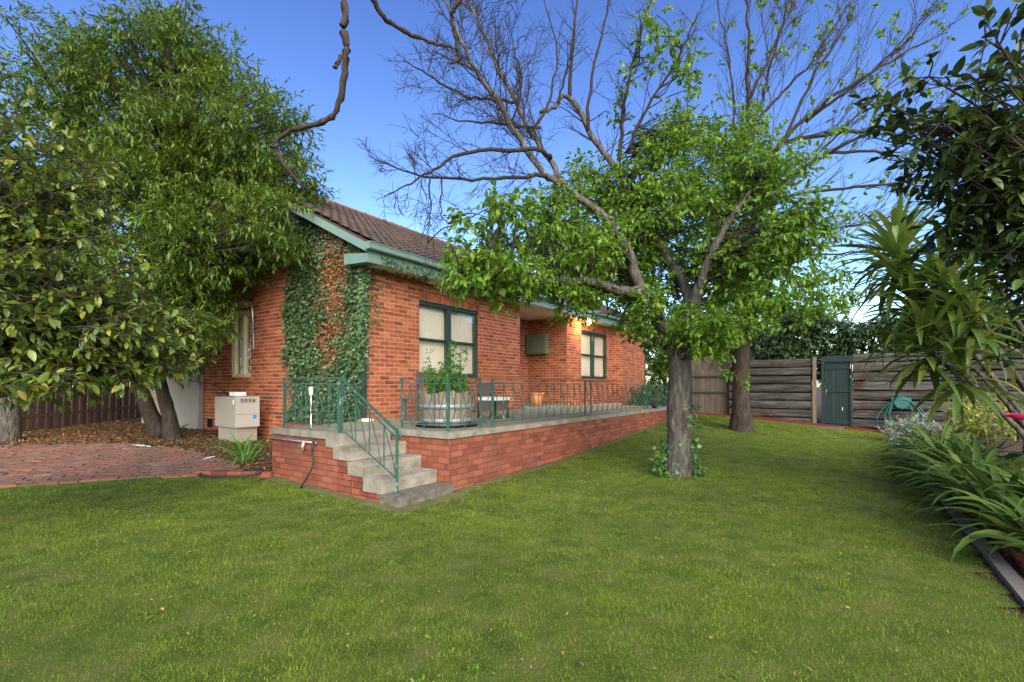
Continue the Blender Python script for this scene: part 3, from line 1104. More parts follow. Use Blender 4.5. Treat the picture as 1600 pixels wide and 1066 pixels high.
# sloping flight
A = hp(-.9, -1.2, FZ)
Bq = hp(-.9, -.05, st_z[4])
h0, h1 = .775, .80
add('handrail', MB().bar(A + [0, 0, h0], Bq + [0, 0, h1], .045, .016), M['rail'], sr)
add('top_rail', MB().bar(hp(-.9, -1.25, FZ + h0), A + [0, 0, h0], .04, .014), M['rail'], sr)
add('second_rail', MB().bar(A + [0, 0, .69], Bq + [0, 0, .71], .016, .012), M['rail'], sr)
add('bottom_rail', MB().bar(A + [0, 0, .07], Bq + [0, 0, .20], .016, .012), M['rail'], sr)
add('post', MB().bar(Bq, Bq + [0, 0, .84], .028, .028), M['rail'], sr)
add('post', MB().bar(A + [0, 0, -.01], A + [0, 0, .775], .026, .026), M['rail'], sr)
curl(sr, Bq + [0, 0, .80] + V * .02, V - np.array([0, 0, .3]), .042)
for i in range(4):
    s = (i + .15) / 4
    e = s + .15
    lo = lambda t: A + (Bq - A) * t + np.array([0, 0, .07 + .13 * t])
    hi = lambda t: A + (Bq - A) * t + np.array([0, 0, .69 + .02 * t])
    g = MB()
    g.bar(lo(s), hi(s), .011)
    m_ = lo(e) * .62 + hi(e) * .38
    g.bar(hi(s), m_, .010)
    g.bar(m_, lo(min(s + .2, 1)), .010)
    add('baluster', g, M['rail'], sr)

# ------------------------------------------------------------------ leaves
def leaf_template(kind):
    if kind == 'ovate':
        v = [[0, 0, 0], [-.23, .3, .05], [0, .33, 0], [.23, .3, .05], [-.21, .65, .02], [0, .68, -.03], [.21, .65, .02], [0, 1, -.14]]
        f = [[0, 2, 1], [0, 3, 2], [1, 2, 5], [1, 5, 4], [2, 3, 6], [2, 6, 5], [4, 5, 7], [5, 6, 7]]
    elif kind == 'simple':
        v = [[0, 0, 0], [-.26, .45, .06], [0, .5, -.01], [.26, .45, .06], [0, 1, -.14]]
        f = [[0, 2, 1], [0, 3, 2], [1, 2, 4], [2, 3, 4]]
    elif kind == 'narrow':
        v = [[0, 0, 0], [-.13, .4, .02], [0, .45, 0], [.13, .4, .02], [0, 1, -.16]]
        f = [[0, 2, 1], [0, 3, 2], [1, 2, 4], [2, 3, 4]]
    elif kind == 'ivy':
        v = [[0, 0, 0], [-.45, .3, .04], [0, .4, 0], [.45, .3, .04], [0, 1, 0]]
        f = [[0, 2, 1], [0, 3, 2], [1, 2, 4], [2, 3, 4]]
    return np.array(v, float), np.array(f)


def frames(d, nrm):
    """rotation matrices with y = d, z near nrm"""
    y = unit(d)
    x = unit(np.cross(y, nrm))
    z = np.cross(x, y)
    return np.stack([x, y, z], -1)


def leaves(pos, d, nrm, size, kind, rnd=None):
    tv_, tf_ = leaf_template(kind)
    R = frames(d, nrm)
    n = len(pos)
    v = np.einsum('nij,kj->nki', R, tv_) * np.asarray(size)[:, None, None] + pos[:, None]
    f = tf_[None] + (np.arange(n) * len(tv_))[:, None, None]
    r = RNG.random(n) if rnd is None else rnd
    return v.reshape(-1, 3), f.reshape(-1, 3), np.repeat(r, len(tv_))


def rdir(n):
    return unit(RNG.normal(size=(n, 3)))


def clump_leaves(clumps, kind, size, droop=.3, out=.7, upn=.8, twig=None, spray=7, twist=.5):
    """clumps: (centre, radius, n). Leaves sit along short twigs radiating inside each clump. twig: MB for the twigs"""
    Ps, Ds, Ns, Ss, Rs = [], [], [], [], []
    for (c, rad, n) in clumps:
        c = np.asarray(c, float)
        k = max(1, n // spray)
        d = rdir(k)
        d[:, 2] = d[:, 2] * .75 + .1
        d = unit(d)
        base = c + d * rad * RNG.uniform(.05, .45, (k, 1))
        L = rad * RNG.uniform(.45, .95, (k, 1))
        tipd = unit(d + np.array([0, 0, -droop]) * RNG.uniform(.3, 1.2, (k, 1)))
        shade = RNG.random()
        for j in range(spray):
            t = (j + RNG.uniform(.2, 1, (k, 1))) / spray
            p = base + (d * (1 - t * .5) + tipd * t * .5) * L * t
            ld = unit(tipd * out + rdir(k) * (1.05 - t * .5) + np.array([0, 0, -droop * .6]))
            Ps.append(p)
            Ds.append(ld)
            Ns.append(unit(np.array([0, 0, upn]) + rdir(k) * twist))
            Ss.append(size * RNG.uniform(.6, 1.2, k))
            Rs.append(np.clip(RNG.random(k) * .65 + .3 * shade + .0, 0, .98))
        if twig is not None:
            for q in range(k):
                if RNG.random() < .6:
                    twig.tube([c, base[q], base[q] + L[q] * (.6 * d[q] + .35 * tipd[q])], [.008, .006, .003], 3, cap=False)
    return leaves(np.vstack(Ps), np.vstack(Ds), np.vstack(Ns), np.concatenate(Ss), kind, np.concatenate(Rs))


def sub_branches(mb, P, r0, r1, n, L0, depth, up=.0, tips=None, spread=.9, t0=.15, sides=4, wig=.10, minr=.0035):
    """twigs growing from the polyline P"""
    P = np.asarray(P, float)
    k = len(P)
    for i in range(n):
        t = t0 + (1 - t0) * (i + random.random()) / n
        x = t * (k - 1)
        j = min(int(x), k - 2)
        p = P[j] + (P[j + 1] - P[j]) * (x - j)
        tg = unit(P[j + 1] - P[j])
        r = (r0 + (r1 - r0) * t) * random.uniform(.4, .62)
        r = max(r, minr)
        d = unit(tg * random.uniform(.5, 1.0) + rdir(1)[0] * spread + np.array([0, 0, up]))
        L = L0 * random.uniform(.5, 1.25) * (1.1 - .5 * t)
        m = 6
        q = [p]
        dd = d
        for s in range(m - 1):
            dd = unit(dd + rdir(1)[0] * wig * 1.6 + np.array([0, 0, up * .12]))
            q.append(q[-1] + dd * L / (m - 1))
        q = np.array(q)
        mb.tube(q, np.linspace(r, minr * .7, m), sides, cap=False)
        if tips is not None:
            tips.append((q[-1], dd))
        if depth > 1:
            sub_branches(mb, q, r, minr * .7, max(2, int(n * .5)), L * .55, depth - 1, up, tips, spread, .2, 3, wig, minr)


def gn(p, s=1.0):
    return mnoise.noise(Vector((float(p[0]) * s, float(p[1]) * s, float(p[2]) * s)))


def trunk_tube(mb, pts, rad, n=14, res=20, flare=0.0, rough=.06):
    """bark-lumpy tapered trunk"""
    P = cr(pts, res)
    R = np.interp(np.linspace(0, 1, res), np.linspace(0, 1, len(rad)), rad)
    if flare:
        R = R * (1 + flare * np.exp(-np.arange(res) / 1.6))
    k0 = mb.n
    mb.tube(P, R, n)
    v = mb.V[-1]
    for i in range(len(v)):
        c = P[min(max(i // n - 1, 0), res - 1)]
        v[i] = c + (v[i] - c) * (1 + rough * 2 * gn(v[i], 5) + rough * gn(v[i], 14))


# ------------------------------------------------------------------ terrace things
pc = hp(.9, -.86, FZ)
pl = thing('barrel_planter', pc, 'weathered half barrel planter with leafy green plant behind the corner railing', 'planter')
ns = 22
R0, R1, HB = .38, .46, .56
for i in range(ns):
    a0, a1 = 2 * math.pi * i / ns + .012, 2 * math.pi * (i + 1) / ns - .012
    top = HB + random.uniform(-.035, .03)
    c = []
    for (z, ro) in ((0.03, R0), (top, R1)):
        for (rr, a) in ((ro - .03, a0), (ro, a0), (ro, a1), (ro - .03, a1)):
            c.append(pc + [rr * math.cos(a), rr * math.sin(a), z])
    c = np.array(c)
    add('stave', MB().box8(c), M['stave'], pl)
for (z, rr) in ((.10, .405), (.33, .436)):
    add('hoop', MB().lathe(pc + [0, 0, z], [(rr - .01, 0), (rr - .004, -.035), (rr + .012, -.03), (rr + .015, .03), (rr + .002, .035), (rr - .01, 0)], 32), M['hoop'], pl, True)
add('soil', MB().lathe(pc + [0, 0, .44], [(.001, .02), (.3, .01), (.41, 0)], 24), M['soil'], pl)
add('saucer', MB().lathe(pc, [(.001, .001), (.50, .001), (.51, .03), (.40, .03)], 28), M['dark'], pl)
tw_ = MB()
cl = []
for i in range(52):
    a = random.uniform(0, 6.28)
    r = random.uniform(0, .3)
    h = random.uniform(.2, .5) if random.random() < .7 else random.uniform(.5, .95)
    b = pc + [r * math.cos(a), r * math.sin(a), .45]
    t = b + np.array([.12 * math.cos(a) * random.random(), .12 * math.sin(a) * random.random(), h])
    tw_.tube(cr([b, (b + t) / 2 + rdir(1)[0] * .02, t], 6), np.linspace(.006, .002, 6), 4, cap=False)
    for q in np.linspace(.25, 1, 6):
        cl.append((b + (t - b) * q, .085, 14))
for i in range(10):
    a = random.uniform(0, 6.28)
    cl.append((pc + [.5 * math.cos(a), .5 * math.sin(a), random.uniform(.03, .2)], .09, 12))
add('stem', tw_, M['leaf_lily'], pl)
add('foliage', clump_leaves(cl, 'simple', .055, .2), M['leaf_lily'], pl, kind='stuff')

bc = hp(2.0, -2.1, FZ)
be = thing('garden_bench', bc, 'grey brown timber bench under the window behind the barrel planter', 'bench')
add('seat', MB().hbox(1.32, 2.72, -2.45, -2.03, FZ + .40, FZ + .44), M['bench'], be)
for z in (.68, .80):
    add('back_slat', MB().hbox(1.32, 2.72, -2.02, -1.995, FZ + z, FZ + z + .115), M['bench'], be)
for (a, b) in ((1.36, -2.42), (2.63, -2.42), (1.36, -2.076), (2.63, -2.076)):
    add('leg', MB().hbox(a, a + .05, b, b + .05, FZ, FZ + (.9 if b > -2.2 else .42)), M['bench'], be)
ch = thing('patio_chair', hp(3.0, -1.2, FZ), 'dark patio chair with white cushion to the right of the barrel planter', 'chair')
add('backrest', MB().hbox(2.62, 3.08, -1.62, -1.59, FZ + .46, FZ + .72), M['bench'], ch)
add('seat_panel', MB().hbox(2.62, 3.08, -1.58, -1.14, FZ + .16, FZ + .36), M['bench'], ch)
cu = MB().hbox(2.61, 3.09, -1.57, -1.12, FZ + .365, FZ + .43)
add('cushion', cu, M['white'], ch)
for (a, b) in ((2.62, -1.17), (3.05, -1.17), (2.62, -1.6), (3.05, -1.6)):
    add('leg', MB().hbox(a, a + .03, b, b + .03, FZ, FZ + (.5 if b < -1.4 else .36)), M['black'], ch)
stn = MB()
stn.lathe(hp(UC - .05, V0 + .12, T - .01), [(.001, .06), (.08, .055), (.13, .035), (.14, .0), (.001, 0)], 14)
add('splash_stone', stn, M['cream'], None, True, label='pale round stone under the green downpipe at the house corner', cat='stone')
gl = thing('garden_light', hp(-.55, -2.45, FZ), 'white stake light with cream head standing behind the landing railing', 'light')
add('stake', MB().tube([hp(-.55, -2.45, FZ - .01), hp(-.55, -2.45, FZ + .52)], .011, 6), M['white'], gl)
add('head', MB().lathe(hp(-.55, -2.45, FZ + .5), [(.001, 0), (.03, .01), (.036, .08), (.034, .14), (.001, .145)], 10), M['cream'], gl)
fx = thing('floodlight', hp(8.75, -.05, FZ), 'small black spotlight clipped to the far end of the terrace edge', 'light')
add('head', MB().bar(hp(8.8, .02, FZ + .03), hp(9.0, -.12, FZ + .2), .09, .09), M['black'], fx)
add('bracket', MB().hbox(8.86, 8.92, -.1, -.02, FZ, FZ + .08), M['black'], fx)

tp = thing('garden_tap', hp(-1.0, -1.75, .2), 'galvanised pipe and garden tap with black hose on the landing wall', 'tap')
zt_ = T - .16
add('pipe', MB().tube([hp(-1.0, -2.82, zt_), hp(-1.0, -1.62, zt_)], .015, 8), M['metal'], tp, True)
add('valve', MB().tube([hp(-1.01, -1.9, zt_ + .02), hp(-1.03, -1.9, zt_ - .05), hp(-1.04, -1.9, zt_ - .13)], [.02, .028, .02], 8), M['metal'], tp, True)
add('tap_body', MB().tube(cr([hp(-1.0, -1.66, zt_), hp(-1.05, -1.62, zt_ + .01), hp(-1.07, -1.6, zt_ - .06), hp(-1.07, -1.6, zt_ - .13)], 8), .019, 8).bar(hp(-1.03, -1.68, zt_ + .06), hp(-1.03, -1.58, zt_ + .06), .014), M['black'], tp)
hz_ = float(gz(*hp(-1.15, -1.6)[:2]))
add('hose', MB().tube(cr([hp(-1.07, -1.6, zt_ - .1), hp(-1.07, -1.58, zt_ - .3), hp(-1.09, -1.6, .3), hp(-1.16, -1.75, hz_ + .02)], 14), .014, 7), M['black'], tp, True)

# gas heater beside the gable wall
hg = float(gz(*hp(.3, -6.6)[:2]))
ht = thing('gas_heater', hp(.3, -6.6, hg), 'grey beige gas heater cabinet against the gable wall', 'heater')
add('body', MB().hbox(.06, .56, -7.12, -6.18, .58, 1.24), M['heater_side'], ht)
add('front_panel', MB().hbox(.055, .57, -6.18, -6.165, .58, 1.245), M['heater'], ht)
add('plinth', MB().hbox(.11, .55, -7.06, -6.24, hg - .1, .577), M['heater_side'], ht)
add('flue_cap', MB().hbox(.2, .42, -6.75, -6.45, 1.26, 1.34).hbox(.25, .37, -6.7, -6.5, 1.24, 1.26), M['white'], ht)
for i in range(4):
    for jx in range(3):
        add('louvre', MB().hbox(.16 + i * .085, .22 + i * .085, -6.166, -6.158, 1.12 + jx * .03, 1.135 + jx * .03), M['dark'], ht)
add('label_plate', MB().hbox(.42, .50, -6.166, -6.160, .76, .84), M['blue'], ht, label='blue square sticker on the front panel')
add('label_plate', MB().hbox(.052, .058, -6.28, -6.24, 1.08, 1.18), M['white'], ht)
add('seam', MB().hbox(.07, .555, -6.166, -6.161, .86, .864), M['dark'], ht)
lt = thing('lean_to', hp(UC, -10.2, .28), 'cream panelled lean-to wall at the back corner of the house', 'shed')
add('panel', MB().hbox(UC - .14, UC - .06, -10.9, -9.6, .1, 2.9), M['panel'], lt)
add('panel', MB().hbox(UC - .13, UC - .05, -11.6, -10.92, .1, 2.9), M['panel'], lt)
add('corner_trim', MB().hbox(UC - .15, UC - .03, -9.6, -9.57, .1, 2.9), M['metal'], lt)
add('pipe', MB().tube(cr([hp(UC - .16, -10.1, 1.75), hp(UC - .2, -10.0, 1.66), hp(UC - .17, -9.6, 1.58), hp(UC - .03, -8.9, 1.5), hp(UC - .03, -7.9, 1.1)], 14), .012, 6), M['black'], lt, True)

# ------------------------------------------------------------------ brick paving on the left
PD = unit(np.array([1.0, .33, 0]))
PN = np.array([-PD[1], PD[0], 0])


def on_paving(x, y):
    far = np.interp(x, [-16, -10.9, -8.3, -6.4, -4.8, -4.3], [10.9, 10.4, 10.2, 9.5, 8.35, 7.7])
    return (x < -4.3) & (x > -13.5) & (y > lawn_edge_y(x) - .02) & (y < far)


pave = sheet('paving', np.arange(-14, -4, .2), np.arange(4, 11.4, .2), M['soil'], .01, on_paving)
pv = []
for i in range(-10, 70):
    for j in range(-45, 45):
        o = np.array([-8.5, 7.0, 0]) + PN * ((i - 20) * .122) + PD * ((j + (i % 2) * .5) * .24)
        if not on_paving(o[0], o[1]):
            continue
        x_ = CX + F * o[0] / o[1]
        if x_ < -160:
            continue
        g0 = float(gz(o[0], o[1]))
        gs = float(gz(*(o + PD * .1)[:2])) - float(gz(*(o - PD * .1)[:2]))
        gt_ = float(gz(*(o + PN * .1)[:2])) - float(gz(*(o - PN * .1)[:2]))
        m = np.eye(4)
        a = random.gauss(0, .02)
        dx = unit(PD * math.cos(a) + PN * math.sin(a) + [0, 0, gs / .2 + random.gauss(0, .02)])
        dn = unit(PN * math.cos(a) - PD * math.sin(a) + [0, 0, gt_ / .2 + random.gauss(0, .03)])
        m[:3, 0], m[:3, 1], m[:3, 2] = dx * .228, dn * .110, np.cross(dx, dn) * .06
        m[:3, 3] = o + [0, 0, g0 + .012 + random.uniform(-.006, .008)]
        pv.append((o[1] ** 2 * (1 if x_ > -10 else 4), m))
pv.sort(key=lambda q: q[0])
mb = MB()
for k, (s_, m) in enumerate(pv):
    if k < 300:
        place('paver', unit_mesh('paver'), m, pave)
    else:
        mb.add(UNIT @ m[:3, :3].T + m[:3, 3], UF)
if mb.n:
    add('pavers', mb, M['paver'], pave, kind='stuff')

# leaf litter under the trees and along the bed
def litter():
    n = 60000
    x = RNG.uniform(-15, -3.3, n)
    y = RNG.uniform(7.2, 18, n)
    a, b = uv(np.stack([x, y, 0 * x], -1))
    k = (a < UC - .1) & ~((a > -1.02) & (b > -2.85)) & (y > lawn_edge_y(x) + .05)
    pav = on_paving(x, y)
    edge = np.interp(x, [-16, -10.9, -8.3, -6.4, -4.8, -4.3], [10.9, 10.4, 10.2, 9.5, 8.35, 7.7]) - y
    k &= ~pav | (RNG.random(n) < .10 * np.exp(-edge / .5) + .012)
    x, y = x[k], y[k]
    n = len(x)
    # right bed
    n2 = 3500
    ub, vb_ = RNG.uniform(-1, 13, n2), RNG.uniform(5.75, 7.6, n2)
    q = P3 + ub[:, None] * U + vb_[:, None] * V
    # scattered over the lawn
    n3 = 3800
    x3, y3 = RNG.uniform(-7, 10, n3), RNG.uniform(2.4, 15, n3)
    k3 = on_lawn(x3, y3)
    nl = int(k3.sum())
    x = np.concatenate([x, q[:, 0], x3[k3]])
    y = np.concatenate([y, q[:, 1], y3[k3]])
    n = len(x)
    dz = RNG.uniform(.008, .035, n)
    dz[-nl:] = .035
    pos = np.stack([x, y, gz(x, y) + dz], -1)
    d = rdir(n)
    d[:, 2] *= .25
    nr = unit(rdir(n) * .45 + [0, 0, 1])
    sz = RNG.uniform(.035, .085, n)
    sz[-nl:] = RNG.uniform(.012, .04, nl)
    o = add('leaf_litter', leaves(pos, d, nr, sz, 'simple'), M['litter'], None, kind='stuff')
    o['label'] = 'dry brown and yellow fallen leaves covering the bare soil'
    o['category'] = 'leaf litter'


litter()
for i, (p, q, r, mt, lb) in enumerate([
        ((190, 697, 10.0), (235, 699, 9.8), .012, 'white', 'thin white stick lying on the leaf litter left of the tree trunk'),
        ((315, 722, 8.6), (335, 716, 8.9), .012, 'white', 'short white stick lying beside the lily clump'),
        ((95, 684, 11.4), (175, 677, 11.9), .025, 'redtimber', 'reddish brown stick lying on the leaf litter before the paling fence')]):
    a = at(*p)
    b = at(*q)
    a[2] = gz(a[0], a[1]) + .03
    b[2] = gz(b[0], b[1]) + .03
    add('stick', MB().tube(cr([a, (a + b) / 2 + [0, .03, .01], b], 6), r, 6), M[mt], None, label=lb, cat='stick')
c0 = hp(-1.4, -3.3)
pts = []
for t in np.linspace(0, 7.5, 40):
    rr = .30 + .02 * t
    x_, y_ = c0[0] + rr * math.cos(t) * 1.2, c0[1] + rr * math.sin(t) * .6
    pts.append([x_, y_, float(gz(x_, y_)) + .03 + .006 * t])
add('garden_hose', MB().tube(pts, .016, 6), M['black'], None, True, label='black irrigation hose coiled on the leaf litter beside the landing', cat='hose')
ed = []
for i in range(5):
    a0 = -3.35 + i * .0
kb = thing('brick_edging', ghp(-1.2, -3.0), 'row of red edging bricks between the lawn and the leaf litter beside the landing', 'edging')
for i in range(5):
    p = ghp(-1.06 - .13 * i, -2.86 - .2 * i, .02)
    d = unit(np.array([-.55, -.83, 0]) @ np.array([U, V, [0, 0, 1]]))
    m = np.eye(4)
    m[:3, 0], m[:3, 1], m[:3, 2], m[:3, 3] = d * .225, np.array([-d[1], d[0], 0]) * .11, [0, 0, .11], p
    place('brick', unit_mesh('brick_low'), m, kb)

# ------------------------------------------------------------------ fences
lf = thing('paling_fence', np.array([-13.6, 14.0, .15]), 'dark brown timber paling fence with leaning boards behind the leaf litter', 'fence')
fa, fb = np.array([-14.6, 11.0]), np.array([-13.0, 18.6])
fd = unit(fb - fa)
n = int(np.linalg.norm(fb - fa) / .115)
pm = np_mesh('paling', UNIT + [0, 0, .5], UF, np.zeros(8), False, M['paling'])
for i in range(n):
    q = fa + fd * (i + .5) * .115
    z = float(gz(q[0], q[1]))
    lean = .20 + random.gauss(0, .012)
    m = np.eye(4)
    ux = np.array([fd[0], fd[1], 0])
    uz = unit(np.array([ux[0] * math.sin(lean), ux[1] * math.sin(lean), math.cos(lean)]))
    un = np.cross(uz, ux)
    m[:3, 0], m[:3, 1], m[:3, 2] = ux * random.uniform(.098, .108), un * .018, uz * random.uniform(1.78, 1.86)
    m[:3, 3] = [q[0], q[1], z - .05]
    m[:3, 3] += un * (.012 if i % 2 else -.008)
    place('paling', pm, m, lf)
for h in (.4, 1.4):
    a = np.array([fa[0], fa[1], float(gz(*fa)) + h]) + np.array([-.04, 0, 0])
    b = np.array([fb[0], fb[1], float(gz(*fb)) + h]) + np.array([-.04, 0, 0])
    add('rail', MB().bar(a, b, .05, .08), M['paling'], lf)
# far side fence linking to the lean-to
bf = thing('side_fence', np.array([-11.5, 18.7, .3]), 'dark timber paling fence crossing behind the twin tree trunks', 'fence')
for i in range(40):
    q = np.array([-13.0, 18.6]) + np.array([.115, -.02]) * i
    z = float(gz(q[0], q[1]))
    m = np.eye(4)
    m[0, 0], m[1, 1], m[2, 2] = .105, .018, random.uniform(1.75, 1.85)
    m[:3, 3] = [q[0], q[1] + (.014 if i % 2 else 0), z - .05]
    place('paling', pm, m, bf)
add('rail', MB().bar([-13.0, 18.65, 1.5], [-8.4, 17.9, 1.5], .05, .08), M['paling'], bf)

FU = 13.45
TOPZ = 2.42


def sleeper_wall(label, v0, v1, top, rows, drop=0.0):
    t = thing('sleeper_fence', hp(FU, (v0 + v1) / 2, float(gz(*hp(FU, (v0 + v1) / 2)[:2]))), label, 'fence')
    zb_ = -.12
    h = (top - zb_) / rows
    for r_ in range(rows):
        x0 = v0
        while x0 < v1 - .05:
            e = min(x0 + random.uniform(2.3, 3.4), v1)
            if v1 - e < .7:
                e = v1
            hh = h - random.uniform(.006, .022)
            zz = zb_ + r_ * h
            # a hewn beam: subdivided front face with worn, uneven edges
            nn = max(4, int((e - x0) / .16))
            V_, Fq = [], []
            dep = random.uniform(-.02, .025)
            for i in range(nn + 1):
                s = x0 + .004 + (e - x0 - .008) * i / nn
                w1 = .02 * gn((s * 2.3, r_ * 7.7, v0))
                w2 = .02 * gn((s * 2.3, r_ * 7.7 + 3, v0))
                d1 = .02 * gn((s * 3, r_ * 5.1, 9)) + dep
                for (dd, zq) in ((.09, zz + w1 * .4), (-.055 + d1, zz + .016 + w1), (-.075 + d1, zz + .05), (-.078 + d1 * .6, zz + hh * .55), (-.07 + d1, zz + hh - .04), (-.05 + d1, zz + hh - .008 + w2), (.09, zz + hh)):
                    V_.append(hp(FU + dd, s, zq))
            for i in range(nn):
                for q in range(7):
                    a, b = i * 7 + q, i * 7 + (q + 1) % 7
                    Fq.append([a, b, b + 7, a + 7])
            e0 = len(V_) - 7
            Fq += [[0, 6, 5, 1], [1, 5, 4, 2], [2, 4, 3, 3], [e0, e0 + 1, e0 + 5, e0 + 6], [e0 + 1, e0 + 2, e0 + 4, e0 + 5]]
            Fq = [f for f in Fq if len(set(f)) == 4]
            add('sleeper', MB().add(np.array(V_), Fq), M['sleeper'], t)
            x0 = e
    add('added_gap_blocker', MB().hbox(FU + .092, FU + .11, v0 + .02, v1 - .02, zb_, top - .06), M['dark'], t)  # dark sheet added behind the sleepers to stop sky glare through their gaps
    return t


sleeper_wall('grey weathered sleeper wall left of the green gate, behind the second tree trunk', 1.15, 3.62, 2.38, 9)
sleeper_wall('grey weathered sleeper wall right of the green gate, with the hose reel', 4.72, 9.2, 2.5, 9)
add('gate_post', MB().hbox(FU - .1, FU + .06, 3.66, 3.76, 0, 2.42), M['paling_grey'], None, label='grey timber post beside the gap left of the green gate', cat='post')
gt2 = thing('garden_gate', hp(FU, 4.2, .15), 'dark green boarded garden gate between the two sleeper walls', 'gate')
gz_ = .16
for i in range(7):
    a = 3.98 + i * .098
    add('board', MB().hbox(FU - .02, FU + .01 + random.uniform(-.003, .003), a + .003, a + .095, gz_, 2.245), M['gate'], gt2)
for z in (gz_ + .12, 1.28, 2.02):
    add('ledge', MB().hbox(FU - .05, FU - .021, 3.98, 4.66, z, z + .07), M['gate'], gt2)
add('frame', MB().hbox(FU - .08, FU + .05, 3.90, 3.975, gz_ - .1, 2.42).hbox(FU - .08, FU + .05, 4.67, 4.71, gz_ - .1, 2.42).hbox(FU - .08, FU + .05, 3.976, 4.669, 2.24, 2.43), M['gate'], gt2)
add('backing', MB().hbox(FU + .02, FU + .03, 3.98, 4.66, gz_, 2.3), M['dark'], gt2)  # extra dark sheet, put in so no bright slits show between boards
add('handle', MB().tube(cr([hp(FU - .06, 4.03, 1.36), hp(FU - .11, 4.03, 1.32), hp(FU - .11, 4.03, 1.24), hp(FU - .06, 4.03, 1.2)], 8), .01, 6), M['metal'], gt2)
add('latch', MB().hbox(FU - .03, FU - .022, 4.45, 4.465, .7, .8), M['white'], gt2)
pg = thing('paling_gate', hp(13.6, .5, .4), 'light brown paling gate with dark rails at the left end of the sleeper wall', 'gate')
pm2 = np_mesh('paling', UNIT + [0, 0, .5], UF, np.zeros(8), False, M['paling_grey'])
for i in range(11):
    m = np.eye(4)
    m[:3, 0], m[:3, 1], m[:3, 2] = V * .1, U * .02, np.array([0, 0, 1]) * (1.62 + random.uniform(-.02, .02))
    m[:3, 3] = hp(13.62 + (.01 if i % 2 else 0), -.12 + i * .108, .45)
    place('paling', pm2, m, pg)
for z in (1.22, 1.8):
    add('rail', MB().hbox(13.55, 13.6, -.2, 1.1, z, z + .05), M['frame'], pg)
add('frame', MB().hbox(13.55, 13.62, -.24, -.19, .4, 2.1), M['frame'], pg)
hf = thing('neighbour_fence', hp(15.5, 1.5, .3), 'grey paling fence top showing above the sleeper wall behind the second tree', 'fence')
for i in range(36):
    m = np.eye(4)
    m[:3, 0], m[:3, 1], m[:3, 2] = V * .105, U * .02, np.array([0, 0, 1]) * (2.5 + random.uniform(-.02, .02))
    m[:3, 3] = hp(15.6 + (.012 if i % 2 else 0), -1.4 + i * .112, .25)
    place('paling', pm2, m, hf)
for (v0_, v1_) in ((-.2, 2.6), (2.6, 5.4), (5.4, 8)):
    z0_, z1_ = float(gz(*hp(FU - .2, v0_)[:2])), float(gz(*hp(FU - .2, v1_)[:2]))
    c = [hp(FU - .24, v0_, z0_ - .1), hp(FU - .12, v0_, z0_ - .1), hp(FU - .12, v1_ - .005, z1_ - .1), hp(FU - .24, v1_ - .005, z1_ - .1)]
    c += [q + np.array([0, 0, .19]) for q in c]
    add('fence_kerb', MB().box8(np.array(c)), M['redtimber'], None, kind='structure')
pst = MB()
pst.hbox(FU - .75, FU - .3, 3.7, 4.5, .1, float(gz(*hp(FU - .5, 4.1)[:2])) + .045)
add('stepping_stone', pst, M['concrete_dark'], None, label='flat grey stepping slab in the lawn before the green gate', cat='slab')

# hose reel on the sleeper wall
hr = thing('hose_reel', hp(FU - .2, 5.85, .8), 'teal hose reel with looped garden hose on the sleeper wall', 'hose reel')
hc = hp(FU - .16, 5.9, .98)
V_ = []
hb_ = MB()
hb_.tube([hc - U * .16, hc - U * .13, hc + U * .05, hc + U * .07], [.17, .19, .19, .2], 18)
hb_.mbox(np.array([[U[0], V[0], 0, (hc + U * .05)[0]], [U[1], V[1], 0, (hc + U * .05)[1]], [0, 0, 1, hc[2] - .02], [0, 0, 0, 1]]), .06, .46, .34)
add('holder', hb_, M['hose'], hr)
for i in range(5):
    w, d = .26 + .07 * i * random.uniform(.6, 1.3), .75 + .09 * i
    sh = random.uniform(-.12, .12)
    pts = []
    for t in np.linspace(-math.pi, math.pi, 36):
        s = math.sin(t) * w * (1 - .25 * math.cos(t)) + sh * (1 - math.cos(t)) * .5
        z = .1 - (1 - math.cos(t)) * .5 * d
        pts.append(hc + V * s + np.array([0, 0, z]) - U * (.10 + .015 * i))
    P = np.array(pts)
    P[:, 2] = np.maximum(P[:, 2], gz(P[:, 0], P[:, 1]) + .03)
    add('hose', MB().tube(P, .017, 6, cap=False), M['hose'], hr, True)
add('hose', MB().tube(cr([hc + V * .2 - U * .1, hc + V * .7 - U * .1 + [0, 0, -.15], hc + V * 1.1 + [0, 0, -.3], hc + V * 1.1 + [0, 0, -.8]], 16), .014, 6), M['hose'], hr, True)

# ------------------------------------------------------------------ garden bed on the right
bed = thing('bed_edging', ghp(4, 5.6), 'grey timber edging board along the garden bed on the right', 'edging')
x = -3.0
while x < 13:
    e = x + 2.4
    z0_, z1_ = float(gz(*hp(x, 5.6)[:2])), float(gz(*hp(e, 5.6)[:2]))
    c = [hp(x, 5.56, z0_ - .1), hp(x, 5.66, z0_ - .1), hp(e - .01, 5.66, z1_ - .1), hp(e - .01, 5.56, z1_ - .1)]
    c += [q + np.array([0, 0, .15]) for q in c]
    add('plank', MB().box8(np.array(c)), M['timber'], bed)
    x = e
kb2 = thing('bed_bricks', ghp(1, 5.85), 'row of red bricks set inside the timber bed edging', 'edging')
for i in range(26):
    p = ghp(-1.6 + i * .24, 5.80 + random.uniform(-.02, .02), .03)
    m = np.eye(4)
    m[:3, 0], m[:3, 1], m[:3, 2], m[:3, 3] = U * .225, V * -.11, [0, random.gauss(0, .008), .09], p
    place('brick', unit_mesh('brick_low'), m, kb2)


